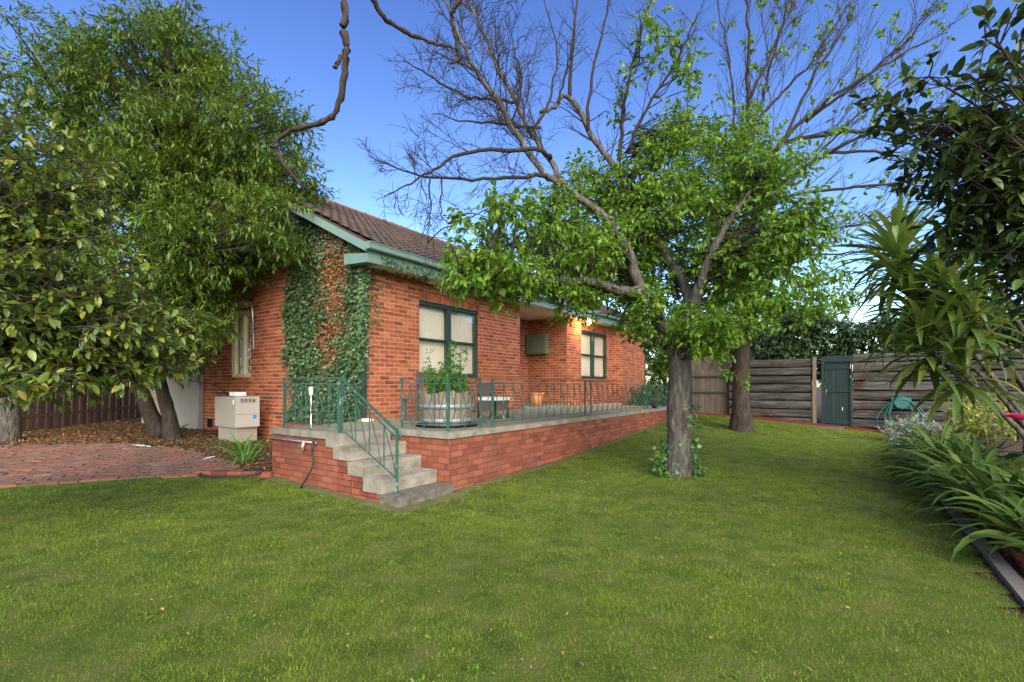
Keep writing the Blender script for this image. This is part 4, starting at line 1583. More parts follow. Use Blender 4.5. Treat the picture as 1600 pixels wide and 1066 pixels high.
def strap(base, d, L, w, rise_, bend, n=9, twist=0.0, kink=0.0):
    """one arching strap leaf; returns verts, quads. d: horizontal heading; it rises, then bends over"""
    d = unit(d)
    el = rise_
    p = np.asarray(base, float)
    side = unit(np.cross(np.array([d[0], d[1], 0]), [0, 0, 1]))
    side = side * math.cos(twist) + np.array([0, 0, 1]) * math.sin(twist)
    V_ = []
    h = unit(np.array([d[0], d[1], 0]))
    for i in range(n + 1):
        t = i / n
        dirv = h * math.cos(el) + np.array([0, 0, 1]) * math.sin(el)
        nr = unit(np.cross(side, dirv))
        ww = w * (.55 + .45 * min(1, t * 3)) * (1 - max(0, t - .45) ** 1.7 * 2.55) if t < 1 else w * .02
        ww = max(ww, w * .03)
        V_ += [p - side * ww / 2 + nr * ww * .10, p - nr * ww * .06, p + side * ww / 2 + nr * ww * .10]
        p = p + dirv * L / n
        el -= bend / n * (.4 + 1.3 * t)
    f = []
    for i in range(n):
        a = i * 3
        f += [[a, a + 1, a + 4, a + 3], [a + 1, a + 2, a + 5, a + 4]]
    return np.array(V_), np.array(f)


def strap_plant(name, base, n, L, w, label, cat, mt, group=None, lean=None, rise_=(.7, 1.35), bend=(1.2, 2.4), spread=.09):
    t = thing(name, base, label, cat, group)
    for i in range(n):
        a = 2 * math.pi * (i + random.random()) / n
        d = np.array([math.cos(a), math.sin(a), 0])
        if lean is not None:
            d = unit(d + np.asarray(lean))
        b = np.asarray(base) + d * random.uniform(0, spread) + [0, 0, -.01]
        v, f = strap(b, d, L * random.uniform(.7, 1.2), w * random.uniform(.75, 1.15), random.uniform(*rise_), random.uniform(*bend), twist=random.gauss(0, .2))
        add('leaf', (v, f, np.full(len(v), random.random())), M[mt], t, True)
    return t


ords = ['first', 'second', 'third', 'fourth', 'fifth', 'sixth', 'seventh', 'eighth', 'ninth', 'tenth', 'eleventh', 'twelfth', 'thirteenth', 'fourteenth']
spots = [(.05, 6.15), (.75, 5.98), (1.3, 6.3), (1.8, 5.9), (2.35, 6.25), (2.9, 5.88), (3.5, 6.2), (4.1, 5.85), (4.75, 6.15), (5.4, 5.88), (6.1, 6.1), (6.8, 5.88), (7.6, 6.1)]
for i, (a, b) in enumerate(spots):
    big = 1.0 if i not in (0, 1) else .85
    strap_plant('clivia_clump', ghp(a, b), 44 if i > 0 else 26, 1.05 * big, .08, 'dark green strap-leaf clump along the bed edging, %s from the camera' % ords[i], 'plant', 'leaf_clivia',
                'strap-leaf clumps along the garden bed', lean=-V * .45, rise_=(.65, 1.42), bend=(1.3, 2.5))
strap_plant('lily_clump', ghp(-.35, -5.05), 34, .55, .03, 'bright green lily clump in front of the gas heater', 'plant', 'leaf_lily', spread=.22)
strap_plant('lily_clump', ghp(-.75, -4.2), 30, .5, .03, 'bright green lily clump between the gas heater and the landing', 'plant', 'leaf_lily', spread=.22)
strap_plant('lily_clump', ghp(.0, -9.3), 22, .5, .03, 'dark lily clump at the foot of the twin trunk tree', 'plant', 'leaf_clivia', spread=.3)


def bush(name, base, clumps, label, cat, kind_, size, mt, stems=5, tw_mat='bark_dark', **kw):
    t = thing(name, base, label, cat)
    tw = MB()
    base = np.asarray(base, float)
    for (c, r, n_) in clumps:
        if random.random() < .7:
            c = np.asarray(c, float)
            mid = base * .45 + c * .55 + rdir(1)[0] * .05
            mid[2] = base[2] + (c[2] - base[2]) * .4
            tw.tube(cr([base + rdir(1)[0] * [.06, .06, 0], mid, c], 7), np.linspace(.016, .006, 7), 4, cap=False)
    if tw.n:
        add('stem', tw, M[tw_mat], t)
    add('foliage', clump_leaves(clumps, kind_, size, **kw), M[mt], t, kind='stuff')
    return t


def ellip(c, r, n, m, rad, shell=.5):
    out = []
    for i in range(n):
        d = rdir(1)[0] * (shell + (1 - shell) * random.random())
        out.append((np.asarray(c, float) + d * np.asarray(r, float), rad * random.uniform(.7, 1.25), m))
    return out


bush('silver_bush', ghp(10.6, 5.95), ellip(ghp(10.6, 5.95, .32), (.55, .55, .3), 26, 60, .22), 'silvery fine-leaved bush below the hose reel at the end of the bed', 'bush', 'narrow', .11, 'leaf_silver', droop=-.4)
bush('silver_cushion', ghp(8.9, 5.75), ellip(ghp(8.9, 5.75, .12), (.35, .35, .1), 14, 40, .15), 'low silver grey cushion plant at the lawn edge', 'plant', 'simple', .06, 'leaf_silver', droop=-.1)
bush('variegated_shrub', ghp(9.3, 7.1), ellip(ghp(9.3, 7.1, .75), (.75, .75, .5), 40, 56, .24), 'yellow and green variegated shrub behind the strap-leaf clumps', 'shrub', 'simple', .10, 'leaf_yellow', droop=.1)
bush('leafy_shrub', hp(11.9, -1.3, .45), ellip(hp(11.9, -1.3, .95), (.9, .9, .5), 40, 50, .25), 'dark green leafy shrub past the end of the terrace', 'shrub', 'ovate', .14, 'leaf_ivy', droop=.3)
bush('filler_shrub', ghp(4.4, 7.4), ellip(ghp(4.4, 7.4, .7), (.9, .9, .55), 50, 50, .25), 'dark green shrub behind the strap-leaf clumps under the broad-leaved dracaena', 'shrub', 'ovate', .12, 'leaf_cam_dark')

# cordyline / dracaena canes with heads of long strap leaves
dc_base = ghp(4.15, 7.0)
dr = thing('dracaena', dc_base, 'tall cane plant with drooping olive strap leaves in front of the sleeper wall', 'plant')
heads = [((1478, 458), 6.3, 46), ((1402, 420), 6.9, 40), ((1402, 395), 7.3, 30), ((1520, 500), 5.9, 34), ((1545, 420), 6.4, 26), ((1448, 545), 6.2, 30), ((1430, 480), 6.6, 40), ((1500, 580), 6.0, 24)]
for (hx, Z, n_) in heads:
    n_ = int(n_ * 1.7)
    h = at(hx[0], hx[1], Z)
    bq = dc_base + rdir(1)[0] * [.15, .15, 0]
    mid = bq * .5 + h * .5 + np.array([.25, 0, -.1])
    add('cane', MB().tube(cr([bq, mid, h], 14), np.linspace(.038, .024, 14), 8), M['bark'], dr, True)
    for i in range(n_):
        a = 2 * math.pi * (i * .618)
        lvl = i / n_
        el = 1.25 - 1.75 * (1 - lvl) + random.gauss(0, .12)
        v, f = strap(h + np.array([0, 0, (lvl - .5) * .4]), [math.cos(a), math.sin(a), 0], random.uniform(.65, 1.0), random.uniform(.062, .095), el, random.uniform(.5, 1.5) * (1.2 - .6 * lvl), twist=random.gauss(0, .2))
        r_ = random.random() * .74 if random.random() < .9 else random.uniform(.85, .97)
        add('leaf', (v, f, np.full(len(v), r_)), M['leaf_cord'], dr, True)

# ------------------------------------------------------------------ camellias: the large leaves that show are single leaves
def leaf_parts(arr_pos, d, nr, size, meshes, parent, name='leaf'):
    R = frames(d, nr)
    for i in range(len(arr_pos)):
        m = np.eye(4)
        m[:3, :3] = R[i] * size[i]
        m[:3, 3] = arr_pos[i]
        place(name, meshes[i % len(meshes)], m, parent)


def big_leaf(mt):
    n = 6
    V_ = []
    for i in range(n + 1):
        t = i / n
        w = .235 * math.sin(math.pi * min(1, t * .97 + .03) ** .85) ** .8 if 0 < i < n else .01
        z = -.16 * t * t
        V_ += [[-w, t, z + w * .28], [0, t, z], [w, t, z + w * .28]]
    f = []
    for i in range(n):
        a = i * 3
        f += [[a, a + 1, a + 4, a + 3], [a + 1, a + 2, a + 5, a + 4]]
    return np_mesh('leaf', np.array(V_), np.array(f), np.zeros(len(V_)), True, M[mt])


def camellia(name, base, top, clumps, label, mt, size, limit, limbs):
    base = np.asarray(base, float)
    t = thing(name, base, label, 'tree')
    tr = MB()
    trunk_tube(tr, [base - [0, 0, .1], base * .6 + np.asarray(top) * .4 + [.1, 0, 0], top], [.10, .08, .05], 10, 14, .5)
    add('trunk', tr, M['bark'], t, True)
    tw = MB()
    Ps, Ds, Ns = [], [], []
    top = np.asarray(top, float)
    for (c, r, n_) in clumps:
        c = np.asarray(c, float)
        s = base + (top - base) * random.uniform(.45, 1)
        P = cr([s, s * .5 + c * .5 + rdir(1)[0] * .18, c], 9)
        tw.tube(P, np.linspace(.02, .006, 9), 5, cap=False)
        k = n_ // 6
        for q in range(k):
            d = unit(rdir(1)[0] * [1, 1, .6] + unit(c - top) * .5)
            L = r * random.uniform(.6, 1.1)
            b = P[random.choice([6, 7, 8])]
            e = b + d * L + [0, 0, -.04]
            tw.tube([b, (b + e) / 2 + rdir(1)[0] * .02, e], [.006, .005, .003], 4, cap=False)
            for j in range(6):
                x = .3 + .7 * (j + 1) / 6
                Ps.append(b + (e - b) * x)
                Ds.append(unit(d * .75 + rdir(1)[0] * .8 + np.array([0, 0, -.12])))
                Ns.append(unit(np.array([0, 0, 1]) + rdir(1)[0] * .55))
    add('branches', tw, M['bark_dark'], t)
    Ps, Ds, Ns = np.array(Ps), np.array(Ds), np.array(Ns)
    S = size * RNG.uniform(.7, 1.2, len(Ps))
    px = CX + F * Ps[:, 0] / np.maximum(Ps[:, 1], .1)
    py = HY - F * (Ps[:, 2] - EH) / np.maximum(Ps[:, 1], .1)
    D = np.linalg.norm(Ps - [0, 0, EH], axis=1)
    vis = (px > -5) & (px < 1605) & (py > -5) & (py < 1070) & (Ps[:, 1] > .5)
    order = np.argsort(D + np.where(vis, 0, 100))
    a, b = order[:limit], order[limit:]
    bl = [big_leaf(mt)]
    leaf_parts(Ps[a], Ds[a], Ns[a], S[a], bl, t)
    add('crown', leaves(Ps[b], Ds[b], Ns[b], S[b], 'ovate'), M[mt], t, kind='stuff')
    return t


def px_clumps(lst, dz=.5, jitter=0):
    """(x, y, Z, rx_px, ry_px, count, radius, leaves)"""
    out = []
    for (x, y, Z, rx, ry, cnt, rad, n_) in lst:
        c = at(x, y, Z)
        ex, ez = rx / F * Z, ry / F * Z
        for i in range(cnt):
            d = rdir(1)[0] * (random.random() ** .45)
            out.append((c + d * np.array([ex, max(dz, .6 * ex), ez]), rad * random.uniform(.7, 1.25), n_))
    return out


camellia('camellia_tree', np.array([-6.6, 4.3, 0.0]), np.array([-6.2, 4.6, 2.2]),
         px_clumps([(60, 300, 4.9, 110, 130, 44, .42, 54), (60, 480, 4.6, 120, 120, 60, .40, 54), (180, 490, 5.3, 110, 80, 50, .38, 48), (40, 590, 4.3, 70, 38, 14, .33, 36), (210, 560, 5.3, 80, 42, 26, .3, 42),
                    (-80, 350, 4.6, 130, 250, 40, .45, 36), (0, 190, 5.0, 60, 60, 10, .35, 36)]),
         'broad camellia tree with glossy leaves hanging in from the left edge', 'leaf_cam', .105, 300, 6)
camellia('dark_camellia', ghp(.9, 7.2), ghp(.7, 7.0) + [0, 0, 2.6],
         px_clumps([(1560, 220, 3.7, 100, 120, 36, .34, 48), (1475, 150, 3.6, 62, 70, 18, .26, 42), (1550, 350, 3.9, 70, 70, 24, .32, 48), (1670, 300, 3.8, 80, 180, 34, .4, 42), (1625, 560, 3.7, 20, 80, 5, .2, 30)]),
         'dark camellia tree with large leaves leaning in from the right edge', 'leaf_cam_dark', .105, 300, 6)
fl_c = at(1592, 657, 3.1)
fw_ = thing('camellia_flower', fl_c, 'pink camellia flower at the right edge of the picture', 'flower')
for i in range(9):
    a = i * .7
    v, f = strap(fl_c, [math.cos(a), math.sin(a), 0], .09, .075, .5 + .08 * (i % 3), .6, 5)
    add('petal', (v, f, np.full(len(v), random.random())), M['pink'], fw_, True)
add('stalk', MB().tube(cr([fl_c, fl_c + [.25, .1, .1], fl_c + [.6, .4, .15], fl_c + [1.1, .75, -.2]], 8), np.linspace(.006, .012, 8), 5), M['bark_dark'], fw_)

# ------------------------------------------------------------------ twin-trunk evergreen on the left
eb = np.array([-7.6, 10.86, float(gz(-7.6, 10.86))])
ev = thing('evergreen_tree', eb, 'big dense evergreen tree with two leaning trunks beside the gable wall', 'tree')
tr = MB()
J = at(232, 560, 11.3)
trunk_tube(tr, [eb - [0, 0, .12], at(262, 640, 10.9), at(248, 590, 11.0), at(236, 500, 11.2), at(240, 400, 11.2), at(270, 250, 11.3)], [.17, .135, .125, .12, .1, .05], 14, 26, .3)
add('trunk', tr, M['bark_dark'], ev, True)
tr = MB()
trunk_tube(tr, [at(252, 684, 11.4), at(232, 640, 11.5), at(215, 590, 11.6), at(190, 470, 11.8), at(150, 330, 12.0), at(120, 200, 12)], [.19, .165, .15, .13, .1, .05], 12, 24, .2)
add('trunk', tr, M['bark_dark'], ev, True)
ecl = px_clumps([(250, 110, 11.2, 110, 70, 62, .62, 150), (160, 190, 11.4, 110, 100, 62, .62, 150), (340, 220, 11.0, 105, 110, 74, .62, 150), (240, 300, 10.8, 170, 110, 92, .62, 150),
                 (420, 230, 11.0, 60, 75, 28, .5, 130), (420, 300, 11.0, 75, 45, 30, .5, 130), (330, 400, 10.4, 110, 80, 50, .55, 140), (250, 470, 10.0, 100, 80, 48, .5, 140), (350, 520, 9.9, 28, 35, 8, .3, 90),
                 (120, 400, 11.8, 120, 130, 44, .6, 140), (395, 385, 10.0, 60, 25, 14, .36, 100), (440, 350, 10.6, 45, 40, 16, .42, 110), (448, 385, 9.4, 36, 26, 13, .32, 100), (435, 335, 9.8, 40, 28, 12, .36, 100), (480, 275, 10.8, 25, 25, 6, .35, 90), (180, 550, 11.2, 70, 40, 24, .45, 120), (250, 570, 10.4, 50, 22, 14, .32, 110), (110, 540, 11.6, 60, 40, 14, .45, 120), (280, 545, 9.9, 40, 30, 9, .38, 110), (60, 300, 12.2, 90, 120, 30, .6, 120), (110, 80, 11.8, 60, 40, 10, .5, 110), (300, 50, 11.5, 50, 30, 10, .5, 110)], dz=1.6)
tw = MB()
lim = [cr([at(262, 640, 10.9), at(240, 400, 11.2), at(270, 250, 11.3)], 20), cr([at(215, 590, 11.6), at(150, 330, 12.0), at(120, 200, 12)], 20)]
LP = np.vstack([l[8:] for l in lim])
for (c, r, n_) in ecl:
    c = np.asarray(c)
    j = np.argmin(((LP - c) ** 2).sum(1) + 2.5 * np.maximum(LP[:, 2] - c[2] + .6, 0))
    s = LP[j]
    tw.tube(cr([s, s * .45 + c * .55 + np.array([0, 0, .15]), c], 7), np.linspace(.04, .012, 7), 5, cap=False)
add('branches', tw, M['bark_dark'], ev)
add('crown', clump_leaves([(c, r, int(n_ * 1.3)) for (c, r, n_) in ecl], 'narrow', .16, droop=.18, out=.8, upn=1.0, spray=10, twist=.45), M['leaf_b'], ev, kind='stuff')

# slim tree by the left fence
sb_ = np.array([-12.0, 11.5, float(gz(-12.0, 11.5))])
sl = thing('slim_tree', sb_, 'grey trunked tree at the left edge before the paling fence', 'tree')
tr = MB()
trunk_tube(tr, [sb_ - [0, 0, .1], sb_ + [.05, 0, 1.0], sb_ + [-.05, .1, 2.2], sb_ + [-.3, .3, 4.2]], [.22, .2, .17, .1], 12, 16, .3)
add('trunk', tr, M['bark'], sl, True)
scl = ellip(sb_ + [-.6, .8, 4.4], (3.0, 2.2, 2.3), 90, 120, .65, .3)
add('crown', clump_leaves(scl, 'simple', .15, droop=.3), M['leaf_b'], sl, kind='stuff')

# ------------------------------------------------------------------ front tree: leafy below, bare above
b1 = np.array([2.66, 7.80, float(gz(2.66, 7.80))])
t1 = thing('leafy_tree', b1, 'tree on the lawn with ivy on its trunk, leafy crown and bare upper branches', 'tree')
Z1 = 7.8


def pxl(lst):
    return np.array([at(*q) for q in lst])


tr = MB()
trunk_tube(tr, [b1 - [0, 0, .15], at(1060, 690, Z1), at(1060, 630, Z1), at(1062, 580, Z1), at(1060, 540, Z1)], [.225, .185, .175, .17, .175], 20, 24, .35, .07)
add('trunk', tr, M['bark'], t1, True)
limbs = [
    # (points, radii)
    (pxl([(1056, 560, 7.8), (1030, 500, 7.75), (1000, 450, 7.7), (985, 400, 7.7), (962, 360, 7.6), (935, 330, 7.5), (889, 300, 7.4), (844, 263, 7.3), (803, 205, 7.2), (780, 161, 7.1), (743, 109, 7.0), (724, 71, 6.9), (690, -10, 6.8)]), (.115, .095, .078, .06, .05, .045, .04, .028, .016)),
    (pxl([(889, 306, 7.4), (863, 259, 7.5), (833, 214, 7.6), (810, 169, 7.7), (773, 94, 7.8), (750, 38, 7.9), (722, -15, 8.0)]), (.05, .04, .034, .026, .018)),
    (pxl([(1066, 560, 7.85), (1076, 500, 7.9), (1074, 455, 8.0), (1050, 415, 8.1), (1030, 385, 8.2), (994, 323, 8.3), (960, 259, 8.4), (930, 221, 8.5), (900, 165, 8.6), (878, 150, 8.6), (868, 168, 8.5), (844, 176, 8.4)]), (.12, .095, .08, .07, .06, .05, .042, .036, .03)),
    (pxl([(1068, 540, 7.8), (1085, 470, 7.5), (1110, 400, 7.2), (1150, 330, 7.0), (1190, 280, 6.9)]), (.10, .08, .06, .04, .02)),
    (pxl([(1005, 456, 7.7), (960, 452, 7.3), (920, 440, 7.0), (860, 440, 6.7), (790, 430, 6.4), (730, 425, 6.2)]), (.085, .07, .055, .04, .02)),
    (pxl([(890, 155, 8.6), (893, 75, 8.7), (905, -20, 8.8)]), (.04, .03, .018)),
    (pxl([(965, 262, 8.4), (972, 200, 8.3), (985, 120, 8.2), (1010, 20, 8.0), (1020, -20, 8)]), (.04, .03, .022, .014)),
    (pxl([(978, 240, 8.2), (1010, 170, 8.0), (1060, 90, 7.8), (1090, 20, 7.6)]), (.03, .024, .018, .01)),
    (pxl([(918, 205, 8.5), (925, 120, 8.6), (948, 20, 8.7), (955, -20, 8.7)]), (.035, .028, .02, .012)),
    (pxl([(860, 250, 7.5), (840, 236, 7.2), (750, 236, 6.8), (705, 248, 6.6), (671, 270, 6.4), (637, 289, 6.2), (600, 308, 6.0)]), (.035, .032, .026, .022, .018, .012, .006)),
    (pxl([(860, 280, 7.35), (840, 274, 7.2), (769, 280, 6.9), (694, 278, 6.6), (640, 270, 6.4), (575, 243, 6.1)]), (.035, .03, .024, .018, .012, .006)),
    (pxl([(805, 160, 7.7), (760, 156, 7.5), (724, 150, 7.3), (675, 122, 7.1), (630, 94, 6.9)]), (.024, .022, .018, .013, .006)),
    (pxl([(845, 200, 7.6), (790, 195, 7.4), (740, 190, 7.2), (675, 178, 7.0)]), (.024, .02, .014, .006)),
    (pxl([(740, 110, 7.0), (700, 90, 6.9), (665, 78, 6.8)]), (.018, .012, .006)),
    (pxl([(670, 275, 6.4), (672, 320, 6.35), (668, 380, 6.3)]), (.014, .01, .005)),
    (pxl([(690, 280, 6.6), (690, 330, 6.5), (700, 350, 6.4)]), (.012, .009, .005)),
    (pxl([(870, 165, 8.5), (885, 110, 8.3), (900, 60, 8.1)]), (.022, .016, .008)),
    (pxl([(830, 215, 7.6), (860, 150, 7.9), (870, 80, 8.0), (850, 0, 8.1)]), (.024, .02, .014, .008)),
    (pxl([(800, 200, 7.2), (815, 130, 7.0), (800, 60, 6.8)]), (.02, .014, .007)),
    (pxl([(1010, 375, 8.2), (960, 370, 7.6), (900, 350, 7.2), (820, 330, 6.9)]), (.03, .024, .016, .008)),
]
bm_ = MB()
lm = MB()
limb_lines = []
for i, (P, R) in enumerate(limbs):
    Q = cr(P, max(8, len(P) * 4))
    Q[1:-1] += RNG.normal(size=(len(Q) - 2, 3)) * .012
    R = np.interp(np.linspace(0, 1, len(Q)), np.linspace(0, 1, len(R)), R)
    if i < 5:
        q = MB().tube(Q, R, 10)
        add('limb', q, M['bark'], t1, True)
    else:
        lm.tube(Q, R, 6)
    limb_lines.append((Q, R))
add('bare_branches', lm, M['twig'], t1, True)
for i, (Q, R) in enumerate(limb_lines):
    bare = i in (0, 1, 2)
    if i in (3, 4, 19):
        sub_branches(bm_, Q, R[0] * .4, R[-1], 9, .6, 2, .15, minr=.004)
    elif bare:
        h = len(Q) // 2 if i != 1 else 2
        e_ = len(Q) if i != 2 else len(Q) - 14
        sub_branches(bm_, Q[h:e_], R[h] * .45, R[-1], 20 if i != 2 else 8, 1.05, 3, .12, spread=.6, minr=.0036)
    else:
        sub_branches(bm_, Q, R[0] * .5, R[-1], 22 if len(Q) > 16 else 11, .72, 2, .08, spread=.75, minr=.0034)
add('twigs', bm_, M['twig'], t1)
cl1 = px_clumps([(745, 400, 6.3, 50, 45, 16, .24, 60), (800, 440, 6.5, 80, 35, 22, .24, 60), (770, 350, 6.5, 45, 35, 10, .22, 50), (850, 390, 7.9, 70, 50, 22, .28, 66), (900, 460, 7.4, 60, 36, 16, .24, 60), (905, 320, 8.4, 50, 40, 11, .26, 56),
                 (960, 370, 8.3, 70, 70, 26, .32, 66), (1010, 290, 8.3, 70, 70, 30, .32, 66), (1060, 220, 8.2, 60, 60, 26, .32, 66), (1110, 300, 8.6, 80, 80, 36, .34, 70), (1190, 280, 7.2, 55, 70, 30, .32, 66),
                 (1230, 360, 7.2, 55, 60, 28, .3, 66), (1170, 400, 7.3, 80, 60, 36, .32, 70), (1090, 450, 8.5, 70, 60, 26, .3, 66), (1010, 500, 7.2, 26, 24, 5, .2, 46), (1120, 510, 7.1, 65, 36, 24, .24, 56), (980, 470, 8.5, 40, 50, 10, .3, 60),
                 (1030, 60, 7.9, 60, 50, 12, .24, 34), (1085, 110, 7.8, 25, 30, 5, .22, 34), (980, 150, 8.2, 20, 60, 5, .2, 26), (1060, 350, 8.8, 90, 80, 30, .35, 66), (900, 400, 8.4, 70, 60, 22, .28, 66), (860, 330, 7.2, 40, 40, 10, .25, 50), (950, 440, 8.5, 50, 40, 16, .26, 60), (1000, 400, 8.6, 60, 60, 22, .32, 66), (1140, 230, 8.6, 60, 50, 18, .3, 60), (720, 440, 6.2, 30, 25, 7, .2, 50), (1000, 470, 8.5, 35, 35, 10, .22, 54), (1030, 525, 8.4, 40, 22, 7, .2, 46), (950, 310, 8.9, 60, 50, 18, .28, 60), (900, 290, 8.6, 40, 36, 7, .25, 46), (1035, 420, 8.7, 45, 50, 14, .26, 56), (830, 360, 6.9, 50, 40, 16, .25, 56), (930, 390, 7.1, 55, 40, 12, .24, 50), (880, 430, 6.9, 50, 30, 10, .22, 50), (1010, 480, 7.3, 30, 30, 6, .2, 44), (1060, 500, 7.4, 30, 30, 7, .2, 44), (1060, 330, 7.6, 60, 60, 14, .26, 50), (980, 330, 7.9, 50, 50, 12, .26, 50)], dz=.8)
tw = MB()
LP = np.vstack([q for q, r in limb_lines])
for (c, r, n_) in cl1:
    j = np.argmin(((LP - c) ** 2).sum(1) + 3 * np.maximum(LP[:, 2] - c[2] + .25, 0) + RNG.random(len(LP)) * .15)
    s = LP[j]
    tw.tube(cr([s, (s * 2 + c) / 3 + rdir(1)[0] * .09, (s + c * 2) / 3 + rdir(1)[0] * .07 + np.array([0, 0, .05]), c], 9), np.linspace(.012, .005, 9), 4, cap=False)
add('leafy_twigs', tw, M['twig'], t1, kind='stuff')
add('crown', clump_leaves([(c, r * 1.15, int(n_ * 1.45)) for (c, r, n_) in cl1], 'simple', .098, droop=.4, out=.8, upn=.8, twist=.6), M['leaf_a'], t1, kind='stuff')
# ivy and suckers on the trunk
iv = thing('trunk_ivy', b1 + [0, -.3, 0], 'green and pale ivy growing around the lower trunk of the front lawn tree', 'ivy')
pp, dd, nn = [], [], []
for i in range(380):
    a = random.uniform(0, 6.28)
    z = random.random() ** 1.6 * 1.15
    if z > .55 and math.sin(a * 1.0 - 4.4) < .35:
        continue
    r = .25 + .10 * math.exp(-z * 5) + random.uniform(.0, .07)
    o = np.array([math.cos(a), math.sin(a), 0])
    pp.append(b1 + o * r + [0, 0, z])
    dd.append(unit(o * .5 + rdir(1)[0] * .8 + np.array([0, 0, -.3])))
    nn.append(unit(o + rdir(1)[0] * .5 + np.array([0, 0, .5])))
add('foliage', leaves(np.array(pp), np.array(dd), np.array(nn), RNG.uniform(.04, .1, len(pp)), 'ivy'), M['leaf_ivy'], iv, kind='stuff')
add('new_shoots', clump_leaves([(b1 + [-.26, -.2, .12], .14, 40), (b1 + [.3, -.1, .12], .12, 30), (b1 + [-.3, -.05, .25], .12, 30)], 'ovate', .1, .2), M['leaf_lily'], iv, kind='stuff')

# ------------------------------------------------------------------ second lawn tree with a fan of long shoots
b2 = np.array([6.27, 13.2, float(gz(6.27, 13.2))])
t2 = thing('fan_tree', b2, 'second lawn tree with dark trunk and a fan of long thin shoots', 'tree')
tr = MB()
trunk_tube(tr, [b2 - [0, 0, .15], at(1158, 630, 13.2), at(1158, 570, 13.2), at(1160, 500, 13.2), at(1164, 440, 13.2)], [.27, .23, .215, .21, .22], 18, 22, .45, .07)
add('trunk', tr, M['bark_dark'], t2, True)
fan = [
    [(1160, 460, 13.2), (1166, 330, 13.2), (1168, 200, 13.2), (1169, 50, 13.2), (1165, -20, 13.2)],
    [(1165, 440, 13.2), (1180, 330, 13), (1278, 248, 12.6), (1413, 188, 12.2), (1500, 158, 12)],
    [(1170, 380, 13.2), (1206, 240, 13), (1293, 210, 12.8), (1398, 200, 12.5), (1480, 165, 12.3)],
    [(1180, 330, 13), (1225, 218, 12.8), (1293, 158, 12.5), (1375, 105, 12.2), (1480, 50, 12)],
    [(1168, 300, 13.2), (1180, 200, 13.2), (1225, 143, 13.3), (1274, 86, 13.4), (1335, -5, 13.5)],
    [(1175, 400, 13.1), (1210, 315, 12.8), (1319, 296, 12.4), (1440, 284, 12), (1470, 300, 12)],
    [(1168, 280, 13.2), (1150, 200, 13.4), (1140, 100, 13.5), (1120, 0, 13.6)],
    [(1168, 220, 13.2), (1200, 120, 13.4), (1225, 30, 13.5), (1235, -20, 13.5)],
    [(1225, 220, 12.8), (1270, 120, 12.8), (1310, 60, 12.8), (1330, 20, 12.8)],
    [(1260, 190, 12.7), (1340, 130, 12.6), (1420, 60, 12.4), (1450, 20, 12.3)],
    [(1290, 240, 12.6), (1380, 240, 12.4), (1450, 265, 12.2)],
    [(1175, 440, 13.1), (1240, 410, 12.6), (1310, 395, 12.2), (1400, 400, 11.8)],
    [(1160, 450, 13.3), (1120, 380, 13.6), (1090, 300, 13.8), (1075, 180, 14), (1080, 60, 14)],
    [(1190, 330, 13.2), (1260, 260, 13.5), (1360, 160, 13.8), (1440, 90, 14)],
    [(1168, 160, 13.2), (1215, 60, 13), (1250, -15, 13)],
    [(1240, 405, 12.6), (1300, 360, 12.6), (1370, 345, 12.5), (1420, 330, 12.4)],
]
sh = MB()
tw2 = MB()
tips = []
for i, P in enumerate(fan):
    Q = cr(pxl(P), len(P) * 5)
    Q[1:-1] += RNG.normal(size=(len(Q) - 2, 3)) * .02
    r0 = (.11, .085, .075, .07, .06, .06)[i] if i < 6 else .045
    R = np.linspace(r0, .012, len(Q))
    sh.tube(Q, R, 7)
    sub_branches(tw2, Q, r0 * .42, .01, 15, 1.8, 2, .22, tips, spread=.42, minr=.0065, wig=.07)
add('shoots', sh, M['twig'], t2, True)
add('twigs', tw2, M['twig'], t2)
cl2 = px_clumps([(1180, 440, 12.8, 90, 50, 26, .45, 60), (1240, 470, 12.4, 70, 40, 24, .42, 60), (1120, 480, 13.4, 50, 50, 12, .4, 56), (1300, 430, 12.2, 55, 45, 13, .36, 46), (1150, 380, 13.6, 60, 50, 14, .42, 56), (1190, 520, 12.6, 35, 22, 6, .28, 40), (1145, 590, 13.0, 10, 25, 4, .2, 26), (1160, 470, 12.3, 60, 40, 22, .4, 60), (1215, 400, 12.6, 60, 40, 18, .4, 56), (1100, 540, 12.6, 40, 26, 8, .3, 46)], dz=1.2)
for (p, d) in random.sample(tips, min(260, len(tips))):
    cl2.append((p, .2, 7))
add('crown', clump_leaves(cl2, 'simple', .16, droop=.5, spray=7), M['leaf_a'], t2, kind='stuff')

